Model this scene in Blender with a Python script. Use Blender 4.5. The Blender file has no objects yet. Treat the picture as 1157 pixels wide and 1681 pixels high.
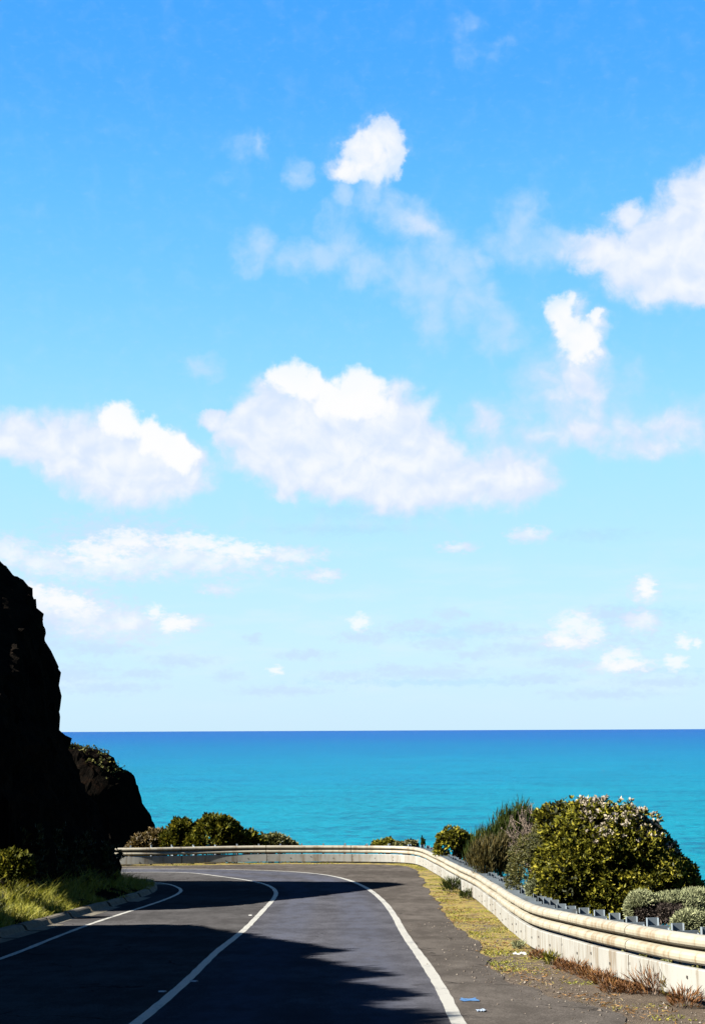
import bpy, math, random
import numpy as np
from mathutils import Matrix, Vector

sc = bpy.context.scene
COL = sc.collection
R = math.radians
rng = np.random.default_rng(7)
random.seed(7)

# ------------------------------------------------------------------ camera
F_PX, CX, CY = 2410.0, 578.5, 840.5
CAM_H = 1.6
PITCH, ROLL = R(8.47), 0.0045
cp, sp = math.cos(PITCH), math.sin(PITCH)
FWD = np.array([0, cp, sp]); UP0 = np.array([0, -sp, cp]); RT0 = np.array([1.0, 0, 0])
RT = RT0 * math.cos(ROLL) - UP0 * math.sin(ROLL)
UP = UP0 * math.cos(ROLL) + RT0 * math.sin(ROLL)
cam_d = bpy.data.cameras.new("camera")
cam_d.sensor_fit = 'HORIZONTAL'; cam_d.sensor_width = 24.0
cam_d.lens = 24.0 * F_PX / 1157.0
cam_d.clip_start = 0.1; cam_d.clip_end = 400000.0
cam = bpy.data.objects.new("camera", cam_d); COL.objects.link(cam)
m = Matrix.Identity(4)
for i in range(3):
    m[i][0] = RT[i]; m[i][1] = UP[i]; m[i][2] = -FWD[i]
m[2][3] = CAM_H
cam.matrix_world = m
sc.camera = cam

# ------------------------------------------------------------------ light and exposure
EXPO = 3.0
AK = 0.50          # one scale for every base colour, set together with the exposure
SUN_EL = R(38.0)
SUN_H = np.array([-0.95, -0.312]); SUN_H = SUN_H / np.linalg.norm(SUN_H)   # horizontal direction towards the sun
SUN_DIR = Vector((SUN_H[0] * math.cos(SUN_EL), SUN_H[1] * math.cos(SUN_EL), math.sin(SUN_EL)))
sun_d = bpy.data.lights.new("sun", 'SUN'); sun_d.energy = 5.0; sun_d.angle = R(0.53)
sun_d.color = (1.0, 0.94, 0.84)
sun = bpy.data.objects.new("sun", sun_d); COL.objects.link(sun)
sun.rotation_euler = SUN_DIR.to_track_quat('Z', 'Y').to_euler()
sun.location = (-40, -20, 60)

sc.view_settings.view_transform = 'Standard'
sc.view_settings.look = 'None'
sc.view_settings.exposure = EXPO
sc.view_settings.gamma = 1.0
sc.view_settings.use_curve_mapping = False
sc.render.engine = 'CYCLES'
sc.cycles.max_bounces = 5
sc.cycles.diffuse_bounces = 2
sc.cycles.glossy_bounces = 2
sc.cycles.transmission_bounces = 2
sc.cycles.transparent_max_bounces = 4
sc.cycles.use_denoising = True
sc.cycles.caustics_reflective = False
sc.cycles.caustics_refractive = False


def px_dir(u, v):
    d = FWD + RT * ((u - CX) / F_PX) - UP * ((v - CY) / F_PX)
    return d / np.linalg.norm(d)


def px_azel(u, v):
    d = px_dir(u, v)
    return math.degrees(math.atan2(d[0], d[1])), math.degrees(math.asin(d[2]))


# ------------------------------------------------------------------ sky (laid out by compass direction and elevation)
world = bpy.data.worlds.new("World"); sc.world = world
world.use_nodes = True
wt = world.node_tree; wt.nodes.clear()
WN = wt.nodes.new; WL = wt.links.new


def wmath(op, a, b=None, c=None, clamp=False):
    n = WN('ShaderNodeMath'); n.operation = op; n.use_clamp = clamp
    for i, x in enumerate((a, b, c)):
        if x is None: continue
        if isinstance(x, (int, float)): n.inputs[i].default_value = x
        else: WL(x, n.inputs[i])
    return n.outputs[0]


def build_sky():
    out = WN('ShaderNodeOutputWorld'); bg = WN('ShaderNodeBackground')
    bg.inputs['Strength'].default_value = 0.1
    WL(bg.outputs[0], out.inputs[0])
    tc = WN('ShaderNodeTexCoord')
    sep = WN('ShaderNodeSeparateXYZ'); WL(tc.outputs['Generated'], sep.inputs[0])
    az = wmath('MULTIPLY', wmath('ARCTAN2', sep.outputs[0], sep.outputs[1]), 57.29578)
    el = wmath('MULTIPLY', wmath('ARCSINE', sep.outputs[2]), 57.29578)
    pos = WN('ShaderNodeCombineXYZ'); WL(az, pos.inputs[0]); WL(el, pos.inputs[1])
    # the physical sky, tinted towards the deep saturated blue of the photo
    sky = WN('ShaderNodeTexSky'); sky.sky_type = 'NISHITA'; sky.sun_disc = False
    sky.sun_elevation = SUN_EL
    sky.sun_rotation = math.atan2(SUN_H[0], SUN_H[1])
    ramp = WN('ShaderNodeValToRGB')
    cr = ramp.color_ramp; cr.interpolation = 'LINEAR'
    stops = [(-3, (.56, .79, .98)), (0.3, (.60, .825, .98)), (3.5, (.56, .835, 1.0)), (7.0, (.46, .80, 1.0)),
             (10.6, (.375, .765, 1.0)), (14.1, (.255, .67, 1.0)), (17.6, (.165, .575, 1.0)), (21.1, (.108, .495, 1.0)),
             (24.5, (.066, .41, 1.0)), (27.7, (.048, .37, 1.0)), (38, (.028, .22, .72)), (60, (.012, .10, .36)), (90, (.008, .07, .26))]
    lo, hi = -3.0, 90.0
    while len(cr.elements) < len(stops): cr.elements.new(0.5)
    for e, (d, c) in zip(cr.elements, stops):
        e.position = ((d - lo) / (hi - lo)) ** 0.5
    for e, (d, c) in zip(cr.elements, stops):
        e.color = (*c, 1)
    t = wmath('SQRT', wmath('DIVIDE', wmath('SUBTRACT', el, lo), hi - lo, clamp=True))
    WL(t, ramp.inputs[0])
    K = 10.0 / (2 ** EXPO)
    grad = WN('ShaderNodeVectorMath'); grad.operation = 'SCALE'
    WL(ramp.outputs[0], grad.inputs[0]); grad.inputs['Scale'].default_value = K
    mix = WN('ShaderNodeMix'); mix.data_type = 'RGBA'; mix.inputs[0].default_value = 0.98
    WL(sky.outputs[0], mix.inputs[6]); WL(grad.outputs[0], mix.inputs[7])
    # wind-torn edges
    def noise(scale, detail, rough, vec, out='Fac', lac=2.0):
        n = WN('ShaderNodeTexNoise'); n.inputs['Scale'].default_value = scale
        n.inputs['Detail'].default_value = detail; n.inputs['Roughness'].default_value = rough
        n.inputs['Lacunarity'].default_value = lac
        WL(vec, n.inputs['Vector']); return n.outputs[out]
    def warp(vec, src, amt):
        s = WN('ShaderNodeVectorMath'); s.operation = 'SUBTRACT'; WL(src, s.inputs[0]); s.inputs[1].default_value = (.5, .5, .5)
        k = WN('ShaderNodeVectorMath'); k.operation = 'MULTIPLY_ADD'; WL(s.outputs[0], k.inputs[0])
        k.inputs[1].default_value = (amt, amt * .8, 0); WL(vec, k.inputs[2]); return k.outputs[0]
    p0 = pos.outputs[0]
    w1 = warp(p0, noise(0.55, 2.0, 0.55, p0, 'Color'), 1.3)
    w2 = warp(w1, noise(1.9, 4.0, 0.6, p0, 'Color'), 0.8)
    fb = noise(1.0, 7.0, 0.54, w1)
    ps = WN('ShaderNodeVectorMath'); ps.operation = 'MULTIPLY'; WL(p0, ps.inputs[0]); ps.inputs[1].default_value = (1.0, 1.9, 1)
    wl = warp(p0, noise(2.6, 4.0, 0.62, ps.outputs[0], 'Color'), 0.62)
    fbl = noise(2.3, 7.0, 0.62, ps.outputs[0])

    def blob(spread, u, v, ru, rv, rot=0, k=1.0):
        a0, e0 = px_azel(u, v)
        g = WN('ShaderNodeTexGradient'); g.gradient_type = 'SPHERICAL'
        tm = g.texture_mapping; tm.vector_type = 'TEXTURE'
        tm.translation = (a0, e0, 0); tm.rotation = (0, 0, -R(rot))
        tm.scale = (ru / 42.06 * spread, rv / 42.06 * spread, 1)
        return g, k

    def field(blobs, vec, spread, k=1.0):
        acc = None
        for b in blobs:
            g, kk = blob(spread, *b)
            WL(vec, g.inputs[0])
            v = g.outputs['Fac'] if kk * k == 1.0 else wmath('MULTIPLY', g.outputs['Fac'], kk * k)
            if acc is None: acc = v; continue
            n = WN('ShaderNodeMath'); n.operation = 'SMOOTH_MAX'
            WL(acc, n.inputs[0]); WL(v, n.inputs[1]); n.inputs[2].default_value = .16
            acc = n.outputs[0]
        return wmath('SUBTRACT', acc, .07)

    crisp = [(478, 622, 40, 30), (505, 640, 36, 22, 20), (588, 642, 44, 40), (560, 655, 42, 26), (600, 668, 46, 26),
             (205, 690, 36, 30, 20), (255, 715, 42, 30, 35), (290, 745, 34, 26, 40),
             (632, 225, 30, 28), (597, 246, 34, 28, -10), (645, 262, 20, 34), (585, 278, 38, 18), (615, 275, 30, 28),
             (918, 508, 28, 24), (948, 562, 32, 34, 20), (980, 524, 11, 12, 0, .9), (930, 535, 22, 22),
             (945, 1026, 34, 22), (922, 1046, 24, 15), (972, 1040, 20, 18), (1020, 1076, 26, 13), (1030, 1090, 34, 11), (1000, 1084, 18, 10),
             (1122, 1055, 13, 13), (1145, 1056, 9, 8), (1108, 1088, 20, 12),
             (255, 1005, 15, 13), (285, 1024, 28, 14), (210, 885, 46, 18), (320, 890, 60, 15), (160, 905, 50, 20), (395, 902, 50, 13),
             (60, 972, 34, 12, 10), (110, 988, 50, 15, 15),
             (590, 1022, 18, 13), (452, 1101, 12, 9), (1060, 962, 16, 16)]
    body = [(200, 752, 115, 55, 12), (75, 730, 100, 38, 8), (10, 722, 80, 26, 0), (255, 785, 75, 34, 10), (120, 765, 80, 30, 15), (295, 765, 40, 34),
            (500, 700, 90, 62, 20), (560, 735, 100, 60, 20), (650, 765, 120, 55, 15), (835, 785, 66, 40), (640, 803, 90, 26, 8), (700, 745, 70, 48, 25), (760, 790, 60, 36),
            (468, 785, 30, 28), (395, 715, 36, 32), (350, 695, 26, 14), (430, 690, 40, 36), (560, 690, 80, 40),
            (1130, 400, 100, 70, -12), (1157, 330, 60, 50), (1060, 425, 80, 38, 8), (1140, 468, 80, 24, 4), (1000, 415, 50, 28), (1030, 350, 24, 24, 0, .7),
            (300, 915, 140, 24, 3), (470, 912, 50, 13), (190, 928, 100, 22), (80, 925, 70, 20, 5), (10, 905, 40, 22),
            (120, 1005, 110, 30, 12), (55, 980, 50, 22, 15), (200, 1022, 60, 18, 8), (300, 1024, 34, 12),
            (525, 945, 30, 9), (360, 967, 30, 10, 0, .8), (750, 899, 28, 7), (868, 879, 28, 11),
            (1058, 970, 18, 18), (1052, 1020, 28, 14), (930, 1056, 40, 10), (1015, 1096, 44, 9)]
    body += [(545, 790, 60, 30, 10), (600, 770, 110, 50, 12), (200, 790, 90, 40, 5), (1090, 420, 90, 60, -5), (985, 415, 60, 26, 5, .7), (615, 245, 52, 40, -10, .55), (565, 275, 40, 16, 0, .6), (650, 640, 30, 20, 0, .5), (950, 640, 60, 60, 20, .55), (1110, 703, 60, 30, 0, .55), (960, 710, 120, 30, 0, .5), (800, 698, 30, 34, 0, .5), (1060, 735, 90, 22, 0, .45), (930, 520, 34, 34, 0, .6), (955, 575, 38, 50, 15, .6), (985, 530, 18, 22, 0, .5), (690, 375, 44, 26, 25, .32), (640, 690, 60, 50, 0, .9), (520, 760, 90, 34, 8), (440, 745, 60, 40)]
    thin = [(425, 238, 12, 18, 0, .75), (487, 277, 16, 18, 0, .85), (425, 415, 30, 26), (515, 420, 70, 22), (555, 395, 26, 46), (600, 440, 60, 20, 15),
            (660, 350, 30, 22, 35), (690, 374, 46, 26, 30), (730, 412, 46, 28, 45), (760, 450, 44, 26, 50), (800, 500, 50, 24, 50), (645, 345, 36, 26, 30), (612, 312, 28, 26), (562, 322, 14, 20), (695, 465, 60, 36, 20),
            (715, 520, 22, 44), (820, 548, 34, 28), (785, 430, 14, 16), (770, 490, 30, 34, 40), (855, 372, 30, 40, 20), (900, 400, 80, 22, 8), (870, 410, 40, 24),
            (940, 600, 46, 46), (990, 640, 44, 44, 25), (890, 620, 34, 40), (955, 690, 100, 38), (1110, 700, 58, 34), (800, 695, 34, 34), (860, 735, 60, 36), (1060, 720, 70, 24),
            (1157, 700, 50, 30),
            (772, 45, 20, 34, 0, .4), (778, 95, 34, 14, 0, .42), (800, 70, 34, 14, -20, .4), (1095, 175, 22, 16, 0, .38), (395, 260, 30, 40, 0, .4),
            (600, 1045, 36, 9), (725, 1057, 34, 8), (735, 1104, 34, 9), (640, 1100, 24, 8), (240, 1106, 30, 7), (375, 1110, 20, 7),
            (110, 1106, 60, 13), (930, 1088, 40, 8), (800, 1030, 34, 8), (740, 1010, 22, 8), (415, 1050, 12, 7), (85, 1057, 20, 9), (330, 605, 26, 18),
            (690, 1105, 80, 8), (160, 1065, 50, 9), (300, 1085, 40, 8), (500, 1075, 36, 7), (560, 1110, 40, 7), (680, 1030, 40, 8), (850, 1065, 44, 8), (780, 1075, 30, 6), (880, 1115, 50, 7), (1090, 1120, 60, 7), (1000, 1010, 40, 10), (180, 1130, 60, 7), (460, 1135, 60, 6), (990, 1140, 70, 6), (200, 880, 90, 26), (60, 1020, 120, 36), (1000, 1050, 110, 26, 0, .6), (600, 860, 200, 14, 0, .5)]
    bank = [(980, 878, 70, 10), (620, 840, 110, 14), (1040, 1010, 90, 16), (760, 1040, 120, 10), (560, 870, 120, 8), (1060, 1102, 90, 6), (700, 1120, 200, 6)]

    def mr(x, a, b, smooth=True):
        n = WN('ShaderNodeMapRange'); n.interpolation_type = 'SMOOTHSTEP' if smooth else 'LINEAR'
        WL(x, n.inputs['Value']); n.inputs['From Min'].default_value = a; n.inputs['From Max'].default_value = b
        return n.outputs[0]
    nz = wmath('SUBTRACT', fb, 0.5); nl = wmath('SUBTRACT', fbl, 0.5)
    HI = lambda L: [b for b in L if b[1] < 865]
    LO = lambda L: [b for b in L if b[1] >= 865]
    f_ch, f_cl = field(HI(crisp), w2, 1.62), field(LO(crisp), wl, 1.8)
    f_bh, f_bl = field(HI(body), w2, 1.72), field(LO(body), wl, 2.0)
    f_th, f_tl = field(HI(thin), w2, 2.2), field(LO(thin), wl, 2.2)
    fk = field(bank, wl, 1.8)
    fbod = wmath('ADD', f_bh, f_bl)
    def cover(f, n, amp, a, b, k, inner=.0):
        """cloud cover: the field broken up by noise, only where there is some field"""
        gate = mr(f, .0, .22)
        x = mr(wmath('MULTIPLY_ADD', n, amp, f), a, b)
        x = wmath('MULTIPLY', x, gate)
        if inner: x = wmath('MULTIPLY', x, wmath('MULTIPLY_ADD', n, inner, 1.0 - inner * .12, clamp=True))
        return wmath('MULTIPLY', x, k)
    a_c = wmath('ADD', cover(f_ch, nz, .7, .18, .52, .97), cover(f_cl, nl, 1.3, .15, .80, .75), clamp=True)
    a_b = wmath('ADD', cover(f_bh, nz, .75, .0, .50, .96), cover(f_bl, nl, 1.2, .0, .75, .85, .6), clamp=True)
    a_t = wmath('ADD', cover(f_th, nz, 1.0, .0, .95, .62, .7), cover(f_tl, nl, 1.6, .0, .85, .80, .5), clamp=True)
    a_k = cover(fk, nl, 1.6, .1, .9, .40)

    def mixc(fac, a, b):
        n = WN('ShaderNodeMix'); n.data_type = 'RGBA'
        if isinstance(fac, (int, float)): n.inputs[0].default_value = fac
        else: WL(fac, n.inputs[0])
        for i, x in ((6, a), (7, b)):
            if isinstance(x, tuple): n.inputs[i].default_value = (*x, 1)
            else: WL(x, n.inputs[i])
        return n.outputs[2]
    S = K
    c_grey = (.44 * S, .72 * S, 1.0 * S)
    c_thin = (.60 * S, .78 * S, 1.0 * S)
    off = WN('ShaderNodeVectorMath'); off.operation = 'ADD'; WL(w1, off.inputs[0]); off.inputs[1].default_value = (-.22, .42, 0)
    rel = wmath('SUBTRACT', noise(1.0, 3.0, 0.5, w1), noise(1.0, 3.0, 0.5, off.outputs[0]))  # sun-facing and shaded sides of the billows, painted into the cloud colour
    body_n = mr(wmath('ADD', wmath('MULTIPLY_ADD', rel, 1.3, wmath('MULTIPLY', fbod, .85)), wmath('MULTIPLY', a_c, .45)), 0.12, 1.12)
    c_body = mixc(body_n, (.72 * S, .82 * S, 1.0 * S), (.95 * S, .97 * S, 1.01 * S))
    c_crisp = (1.0 * S, 1.0 * S, 1.0 * S)
    # white heads fade into the soft body below them, high small heads stay half transparent
    hi_fade = WN('ShaderNodeMapRange'); WL(el, hi_fade.inputs['Value'])
    hi_fade.inputs['From Min'].default_value = 13.5; hi_fade.inputs['From Max'].default_value = 17
    hi_fade.inputs['To Min'].default_value = 0.97; hi_fade.inputs['To Max'].default_value = 0.62
    # thin low veil over the sea
    pv = WN('ShaderNodeVectorMath'); pv.operation = 'MULTIPLY'; WL(p0, pv.inputs[0]); pv.inputs[1].default_value = (.22, 1.0, 1)
    win = wmath('MULTIPLY', mr(el, .2, 2.2), wmath('SUBTRACT', 1.0, mr(el, 4.5, 8.5)))
    veil = wmath('MULTIPLY', wmath('MULTIPLY', mr(noise(.9, 5.0, .6, pv.outputs[0]), .42, .72), win), .38)
    col = mixc(a_k, mix.outputs[2], c_grey)
    col = mixc(veil, col, (.78 * S, .90 * S, 1.0 * S))
    col = mixc(a_t, col, c_thin)
    col = mixc(a_b, col, c_body)
    col = mixc(wmath('MULTIPLY', a_c, hi_fade.outputs[0]), col, c_crisp)
    WL(col, bg.inputs['Color'])
    world.cycles.sampling_method = 'MANUAL'
    world.cycles.sample_map_resolution = 512


build_sky()


# ------------------------------------------------------------------ numeric helpers
def vnoise(p, seed=0):
    """smooth 3-D value noise in 0..1 for an (n,3) array"""
    p = np.asarray(p, float)
    i = np.floor(p).astype(np.int64); f = p - i
    f = f * f * f * (f * (f * 6 - 15) + 10)
    def h(a, b, c):
        n = (a * 374761393 + b * 668265263 + c * 2147483647 + seed * 974634777) & 0xFFFFFFFF
        n = ((n ^ (n >> 13)) * 1274126177) & 0xFFFFFFFF
        n = n ^ (n >> 16)
        return (n & 0xFFFF) / 65535.0
    x, y, z = i[:, 0], i[:, 1], i[:, 2]
    fx, fy, fz = f[:, 0], f[:, 1], f[:, 2]
    l = lambda a, b, t: a + (b - a) * t
    return l(l(l(h(x, y, z), h(x + 1, y, z), fx), l(h(x, y + 1, z), h(x + 1, y + 1, z), fx), fy),
             l(l(h(x, y, z + 1), h(x + 1, y, z + 1), fx), l(h(x, y + 1, z + 1), h(x + 1, y + 1, z + 1), fx), fy), fz)


def fbm(p, octv=4, seed=0, gain=0.5, lac=2.03):
    s = 0; a = 1.0; t = 0
    p = np.asarray(p, float)
    for k in range(octv):
        s = s + a * (vnoise(p, seed + k * 17) - 0.5); t += a
        a *= gain; p = p * lac + 3.7
    return s / t * 2


def G(y):
    """height of the road surface: it falls away from the camera"""
    y = np.asarray(y, float)
    yy = np.clip(y, -30, 100)
    return -(0.0997 * yy - 0.0005 * yy * yy)


def gp(u, v):
    """point of the road surface seen along a direction"""
    d = px_dir(u, v)
    lo, hi = 1.0, 200.0
    f = lambda t: CAM_H + d[2] * t - float(G(d[1] * t))
    ts = np.linspace(1, 140, 1400)
    vals = CAM_H + d[2] * ts - G(d[1] * ts)
    k = np.where(vals < 0)[0]
    if len(k) == 0: hi = 140; k0 = 1398
    else: k0 = max(k[0] - 1, 0)
    a, b = ts[k0], ts[k0 + 1]
    for _ in range(40):
        mid = (a + b) / 2
        if f(mid) > 0: a = mid
        else: b = mid
    return np.array([d[0] * a, d[1] * a])


def at_depth(u, v, y):
    d = px_dir(u, v); t = y / d[1]
    return np.array([d[0] * t, y, CAM_H + d[2] * t])


def smooth_path(pts, step=0.4, it=2):
    """Catmull-Rom through the points, resampled to even steps, lightly smoothed"""
    P = np.asarray(pts, float)
    P = np.vstack([2 * P[0] - P[1], P, 2 * P[-1] - P[-2]])
    o = []
    for i in range(1, len(P) - 2):
        p0, p1, p2, p3 = P[i - 1], P[i], P[i + 1], P[i + 2]
        n = max(4, int(np.linalg.norm(p2 - p1) / 0.1))
        t = np.linspace(0, 1, n, endpoint=False)[:, None]
        o.append(0.5 * ((2 * p1) + (-p0 + p2) * t + (2 * p0 - 5 * p1 + 4 * p2 - p3) * t ** 2 + (-p0 + 3 * p1 - 3 * p2 + p3) * t ** 3))
    o.append(P[-2][None]); Q = np.vstack(o)
    Q = resample(Q, step)
    for _ in range(it):
        Q[1:-1] = 0.25 * Q[:-2] + 0.5 * Q[1:-1] + 0.25 * Q[2:]
    return resample(Q, step)


def arclen(Q):
    return np.concatenate([[0], np.cumsum(np.linalg.norm(np.diff(Q, axis=0), axis=1))])


def resample(Q, step=None, n=None):
    s = arclen(Q)
    if n is None: n = max(2, int(round(s[-1] / step)) + 1)
    t = np.linspace(0, s[-1], n)
    return np.stack([np.interp(t, s, Q[:, k]) for k in range(Q.shape[1])], 1)


def normals2d(Q):
    d = np.gradient(Q, axis=0)
    d /= np.linalg.norm(d, axis=1)[:, None]
    return np.stack([d[:, 1], -d[:, 0]], 1)          # right-hand side of travel


def signed_dist(px, py, Q):
    """distance to a polyline, positive on the right-hand side of travel"""
    A = Q[:-1]; B = Q[1:]; D = B - A; L2 = (D ** 2).sum(1)
    best = np.full(px.shape, 1e9); sgn = np.ones(px.shape)
    for a, d, l2 in zip(A, D, L2):
        rx, ry = px - a[0], py - a[1]
        t = np.clip((rx * d[0] + ry * d[1]) / l2, 0, 1)
        ex, ey = rx - t * d[0], ry - t * d[1]
        dd = np.hypot(ex, ey)
        c = d[1] * rx - d[0] * ry
        k = dd < best - 1e-9
        best = np.where(k, dd, best); sgn = np.where(k, np.sign(c), sgn)
    return best * sgn


# ------------------------------------------------------------------ mesh helpers
class MB:
    """collects pieces of geometry and links them as one mesh object"""
    def __init__(s): s.v = []; s.f = []; s.n = 0; s.mi = []
    def add(s, v, f, mi=0):
        v = np.asarray(v, float).reshape(-1, 3)
        s.v.append(v); s.f.extend([tuple(int(i) + s.n for i in q) for q in f]); s.mi.extend([mi] * len(f)); s.n += len(v)
    def quads(s, v, mi=0):
        """v: (k,4,3) separate quads"""
        k = len(v); s.v.append(np.asarray(v, float).reshape(-1, 3))
        b = (np.arange(k * 4).reshape(k, 4) + s.n).tolist(); s.f.extend(b); s.mi.extend([mi] * k); s.n += k * 4
    def grid(s, P, mi=0, closed=False):
        """P: (a,b,3) sheet of points"""
        a, b = P.shape[:2]; i = np.arange(a * b).reshape(a, b)
        q = np.stack([i[:-1, :-1], i[1:, :-1], i[1:, 1:], i[:-1, 1:]], -1).reshape(-1, 4)
        if closed:
            c = np.stack([i[:-1, -1], i[1:, -1], i[1:, 0], i[:-1, 0]], -1); q = np.vstack([q, c])
        s.add(P.reshape(-1, 3), q.tolist(), mi)
    def box(s, c, sx, sy, sz, ax=None, mi=0, bev=0.0):
        """box with centre c; ax = (x axis, y axis, z axis); chamfered vertical edges when bev"""
        ax = np.eye(3) if ax is None else np.asarray(ax, float)
        hx, hy, hz = sx / 2, sy / 2, sz / 2
        if bev > 0:
            ring = [(-hx + bev, -hy), (hx - bev, -hy), (hx, -hy + bev), (hx, hy - bev), (hx - bev, hy), (-hx + bev, hy), (-hx, hy - bev), (-hx, -hy + bev)]
        else:
            ring = [(-hx, -hy), (hx, -hy), (hx, hy), (-hx, hy)]
        k = len(ring)
        L = np.array([(x, y, -hz) for x, y in ring] + [(x, y, hz) for x, y in ring])
        f = [tuple(range(k - 1, -1, -1)), tuple(range(k, 2 * k))] + [(i, (i + 1) % k, k + (i + 1) % k, k + i) for i in range(k)]
        s.add(np.asarray(c) + L @ ax, f, mi)
    def tube(s, pts, r, k=6, mi=0):
        pts = np.asarray(pts, float); n = len(pts)
        r = np.broadcast_to(np.asarray(r, float), (n,))
        d = np.gradient(pts, axis=0); d /= np.linalg.norm(d, axis=1)[:, None] + 1e-9
        ref = np.array([0.31, 0.2, 0.93]); a = np.cross(d, ref); a /= np.linalg.norm(a, axis=1)[:, None] + 1e-9
        b = np.cross(d, a); th = np.linspace(0, 2 * np.pi, k, endpoint=False)
        P = pts[:, None] + r[:, None, None] * (a[:, None] * np.cos(th)[None, :, None] + b[:, None] * np.sin(th)[None, :, None])
        s.grid(P, mi, closed=True)
        s.f.append(tuple(s.n - k + i for i in range(k))); s.mi.append(mi)
    def build(s, name, mats, parent=None, smooth=False, attrs=None):
        me = bpy.data.meshes.new(name)
        v = np.vstack(s.v)
        me.from_pydata(v.tolist(), [], s.f)
        for mm in (mats if isinstance(mats, (list, tuple)) else [mats]): me.materials.append(mm)
        if any(s.mi): me.polygons.foreach_set('material_index', s.mi)
        if smooth: me.polygons.foreach_set('use_smooth', [True] * len(me.polygons))
        for k, arr in (attrs or {}).items():
            at = me.attributes.new(k, 'FLOAT', 'POINT'); at.data.foreach_set('value', np.asarray(arr, np.float32).ravel())
        me.update()
        o = bpy.data.objects.new(name, me); COL.objects.link(o)
        if parent is not None:
            o.parent = parent
            o.matrix_parent_inverse = Matrix.Translation(-Vector(parent.location))
        return o


def empty(name, loc):
    o = bpy.data.objects.new(name, None); COL.objects.link(o); o.location = Vector([float(x) for x in loc]); o.empty_display_size = 0.3
    return o


def tag(o, label, cat, group=None):
    o['label'] = label; o['category'] = cat
    if group: o['group'] = group
    return o


def struct(o):
    o['kind'] = 'structure'; return o


def stuff(o, label, cat):
    o['kind'] = 'stuff'; o['label'] = label; o['category'] = cat; return o


# ------------------------------------------------------------------ materials
class NT:
    def __init__(s, name):
        s.m = bpy.data.materials.new(name); s.m.use_nodes = True
        s.t = s.m.node_tree; s.b = s.t.nodes['Principled BSDF']; s.o = s.t.nodes['Material Output']
    def n(s, t, **kw):
        x = s.t.nodes.new(t)
        for k, v in kw.items(): setattr(x, k, v)
        return x
    def l(s, a, b): s.t.links.new(a, b)
    def put(s, sock, x):
        if isinstance(x, (int, float)): sock.default_value = x
        elif isinstance(x, tuple): sock.default_value = (*x, 1) if len(x) == 3 and sock.type == 'RGBA' else x
        else: s.l(x, sock)
    def pos(s, scale=(1, 1, 1)):
        g = s.n('ShaderNodeNewGeometry'); mp = s.n('ShaderNodeVectorMath', operation='MULTIPLY'); s.l(g.outputs['Position'], mp.inputs[0])
        mp.inputs[1].default_value = scale; return mp.outputs[0]
    def noise(s, scale, vec, detail=4, rough=.55, dist=0.0):
        x = s.n('ShaderNodeTexNoise'); s.l(vec, x.inputs['Vector'])
        x.inputs['Scale'].default_value = scale; x.inputs['Detail'].default_value = detail; x.inputs['Roughness'].default_value = rough
        x.inputs['Distortion'].default_value = dist
        return x.outputs['Fac']
    def math(s, op, a, b=0.0, c=0.0, clamp=False):
        x = s.n('ShaderNodeMath', operation=op); x.use_clamp = clamp
        for i, q in enumerate((a, b, c)): s.put(x.inputs[i], q)
        return x.outputs[0]
    def ramp(s, x, stops):
        r = s.n('ShaderNodeValToRGB'); e = r.color_ramp.elements
        while len(e) < len(stops): e.new(.5)
        for q, (p, c) in zip(e, stops): q.position = p
        for q, (p, c) in zip(e, stops): q.color = (*(k * AK for k in c), 1)
        s.l(x, r.inputs[0]); return r.outputs[0]
    def mr(s, x, a, b, c=0.0, d=1.0, smooth=True):
        n = s.n('ShaderNodeMapRange'); n.interpolation_type = 'SMOOTHSTEP' if smooth else 'LINEAR'
        s.put(n.inputs['Value'], x); n.inputs['From Min'].default_value = a; n.inputs['From Max'].default_value = b
        n.inputs['To Min'].default_value = c; n.inputs['To Max'].default_value = d
        return n.outputs[0]
    def mix(s, f, a, b, blend='MIX'):
        n = s.n('ShaderNodeMix', data_type='RGBA', blend_type=blend); s.put(n.inputs[0], f)
        for i, x in ((6, a), (7, b)): s.put(n.inputs[i], tuple(k * AK for k in x) if isinstance(x, tuple) else x)
        return n.outputs[2]
    def bump(s, h, strength, dist):
        n = s.n('ShaderNodeBump'); n.inputs['Strength'].default_value = strength; n.inputs['Distance'].default_value = dist
        s.l(h, n.inputs['Height']); s.l(n.outputs[0], s.b.inputs['Normal']); return n.outputs[0]
    def attr(s, name):
        a = s.n('ShaderNodeAttribute'); a.attribute_name = name; return a.outputs['Fac']
    def set(s, **kw):
        for k, v in kw.items():
            s.put(s.b.inputs[{'col': 'Base Color', 'rough': 'Roughness', 'spec': 'Specular IOR Level', 'metal': 'Metallic'}[k]], v)
        return s.m


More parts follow.
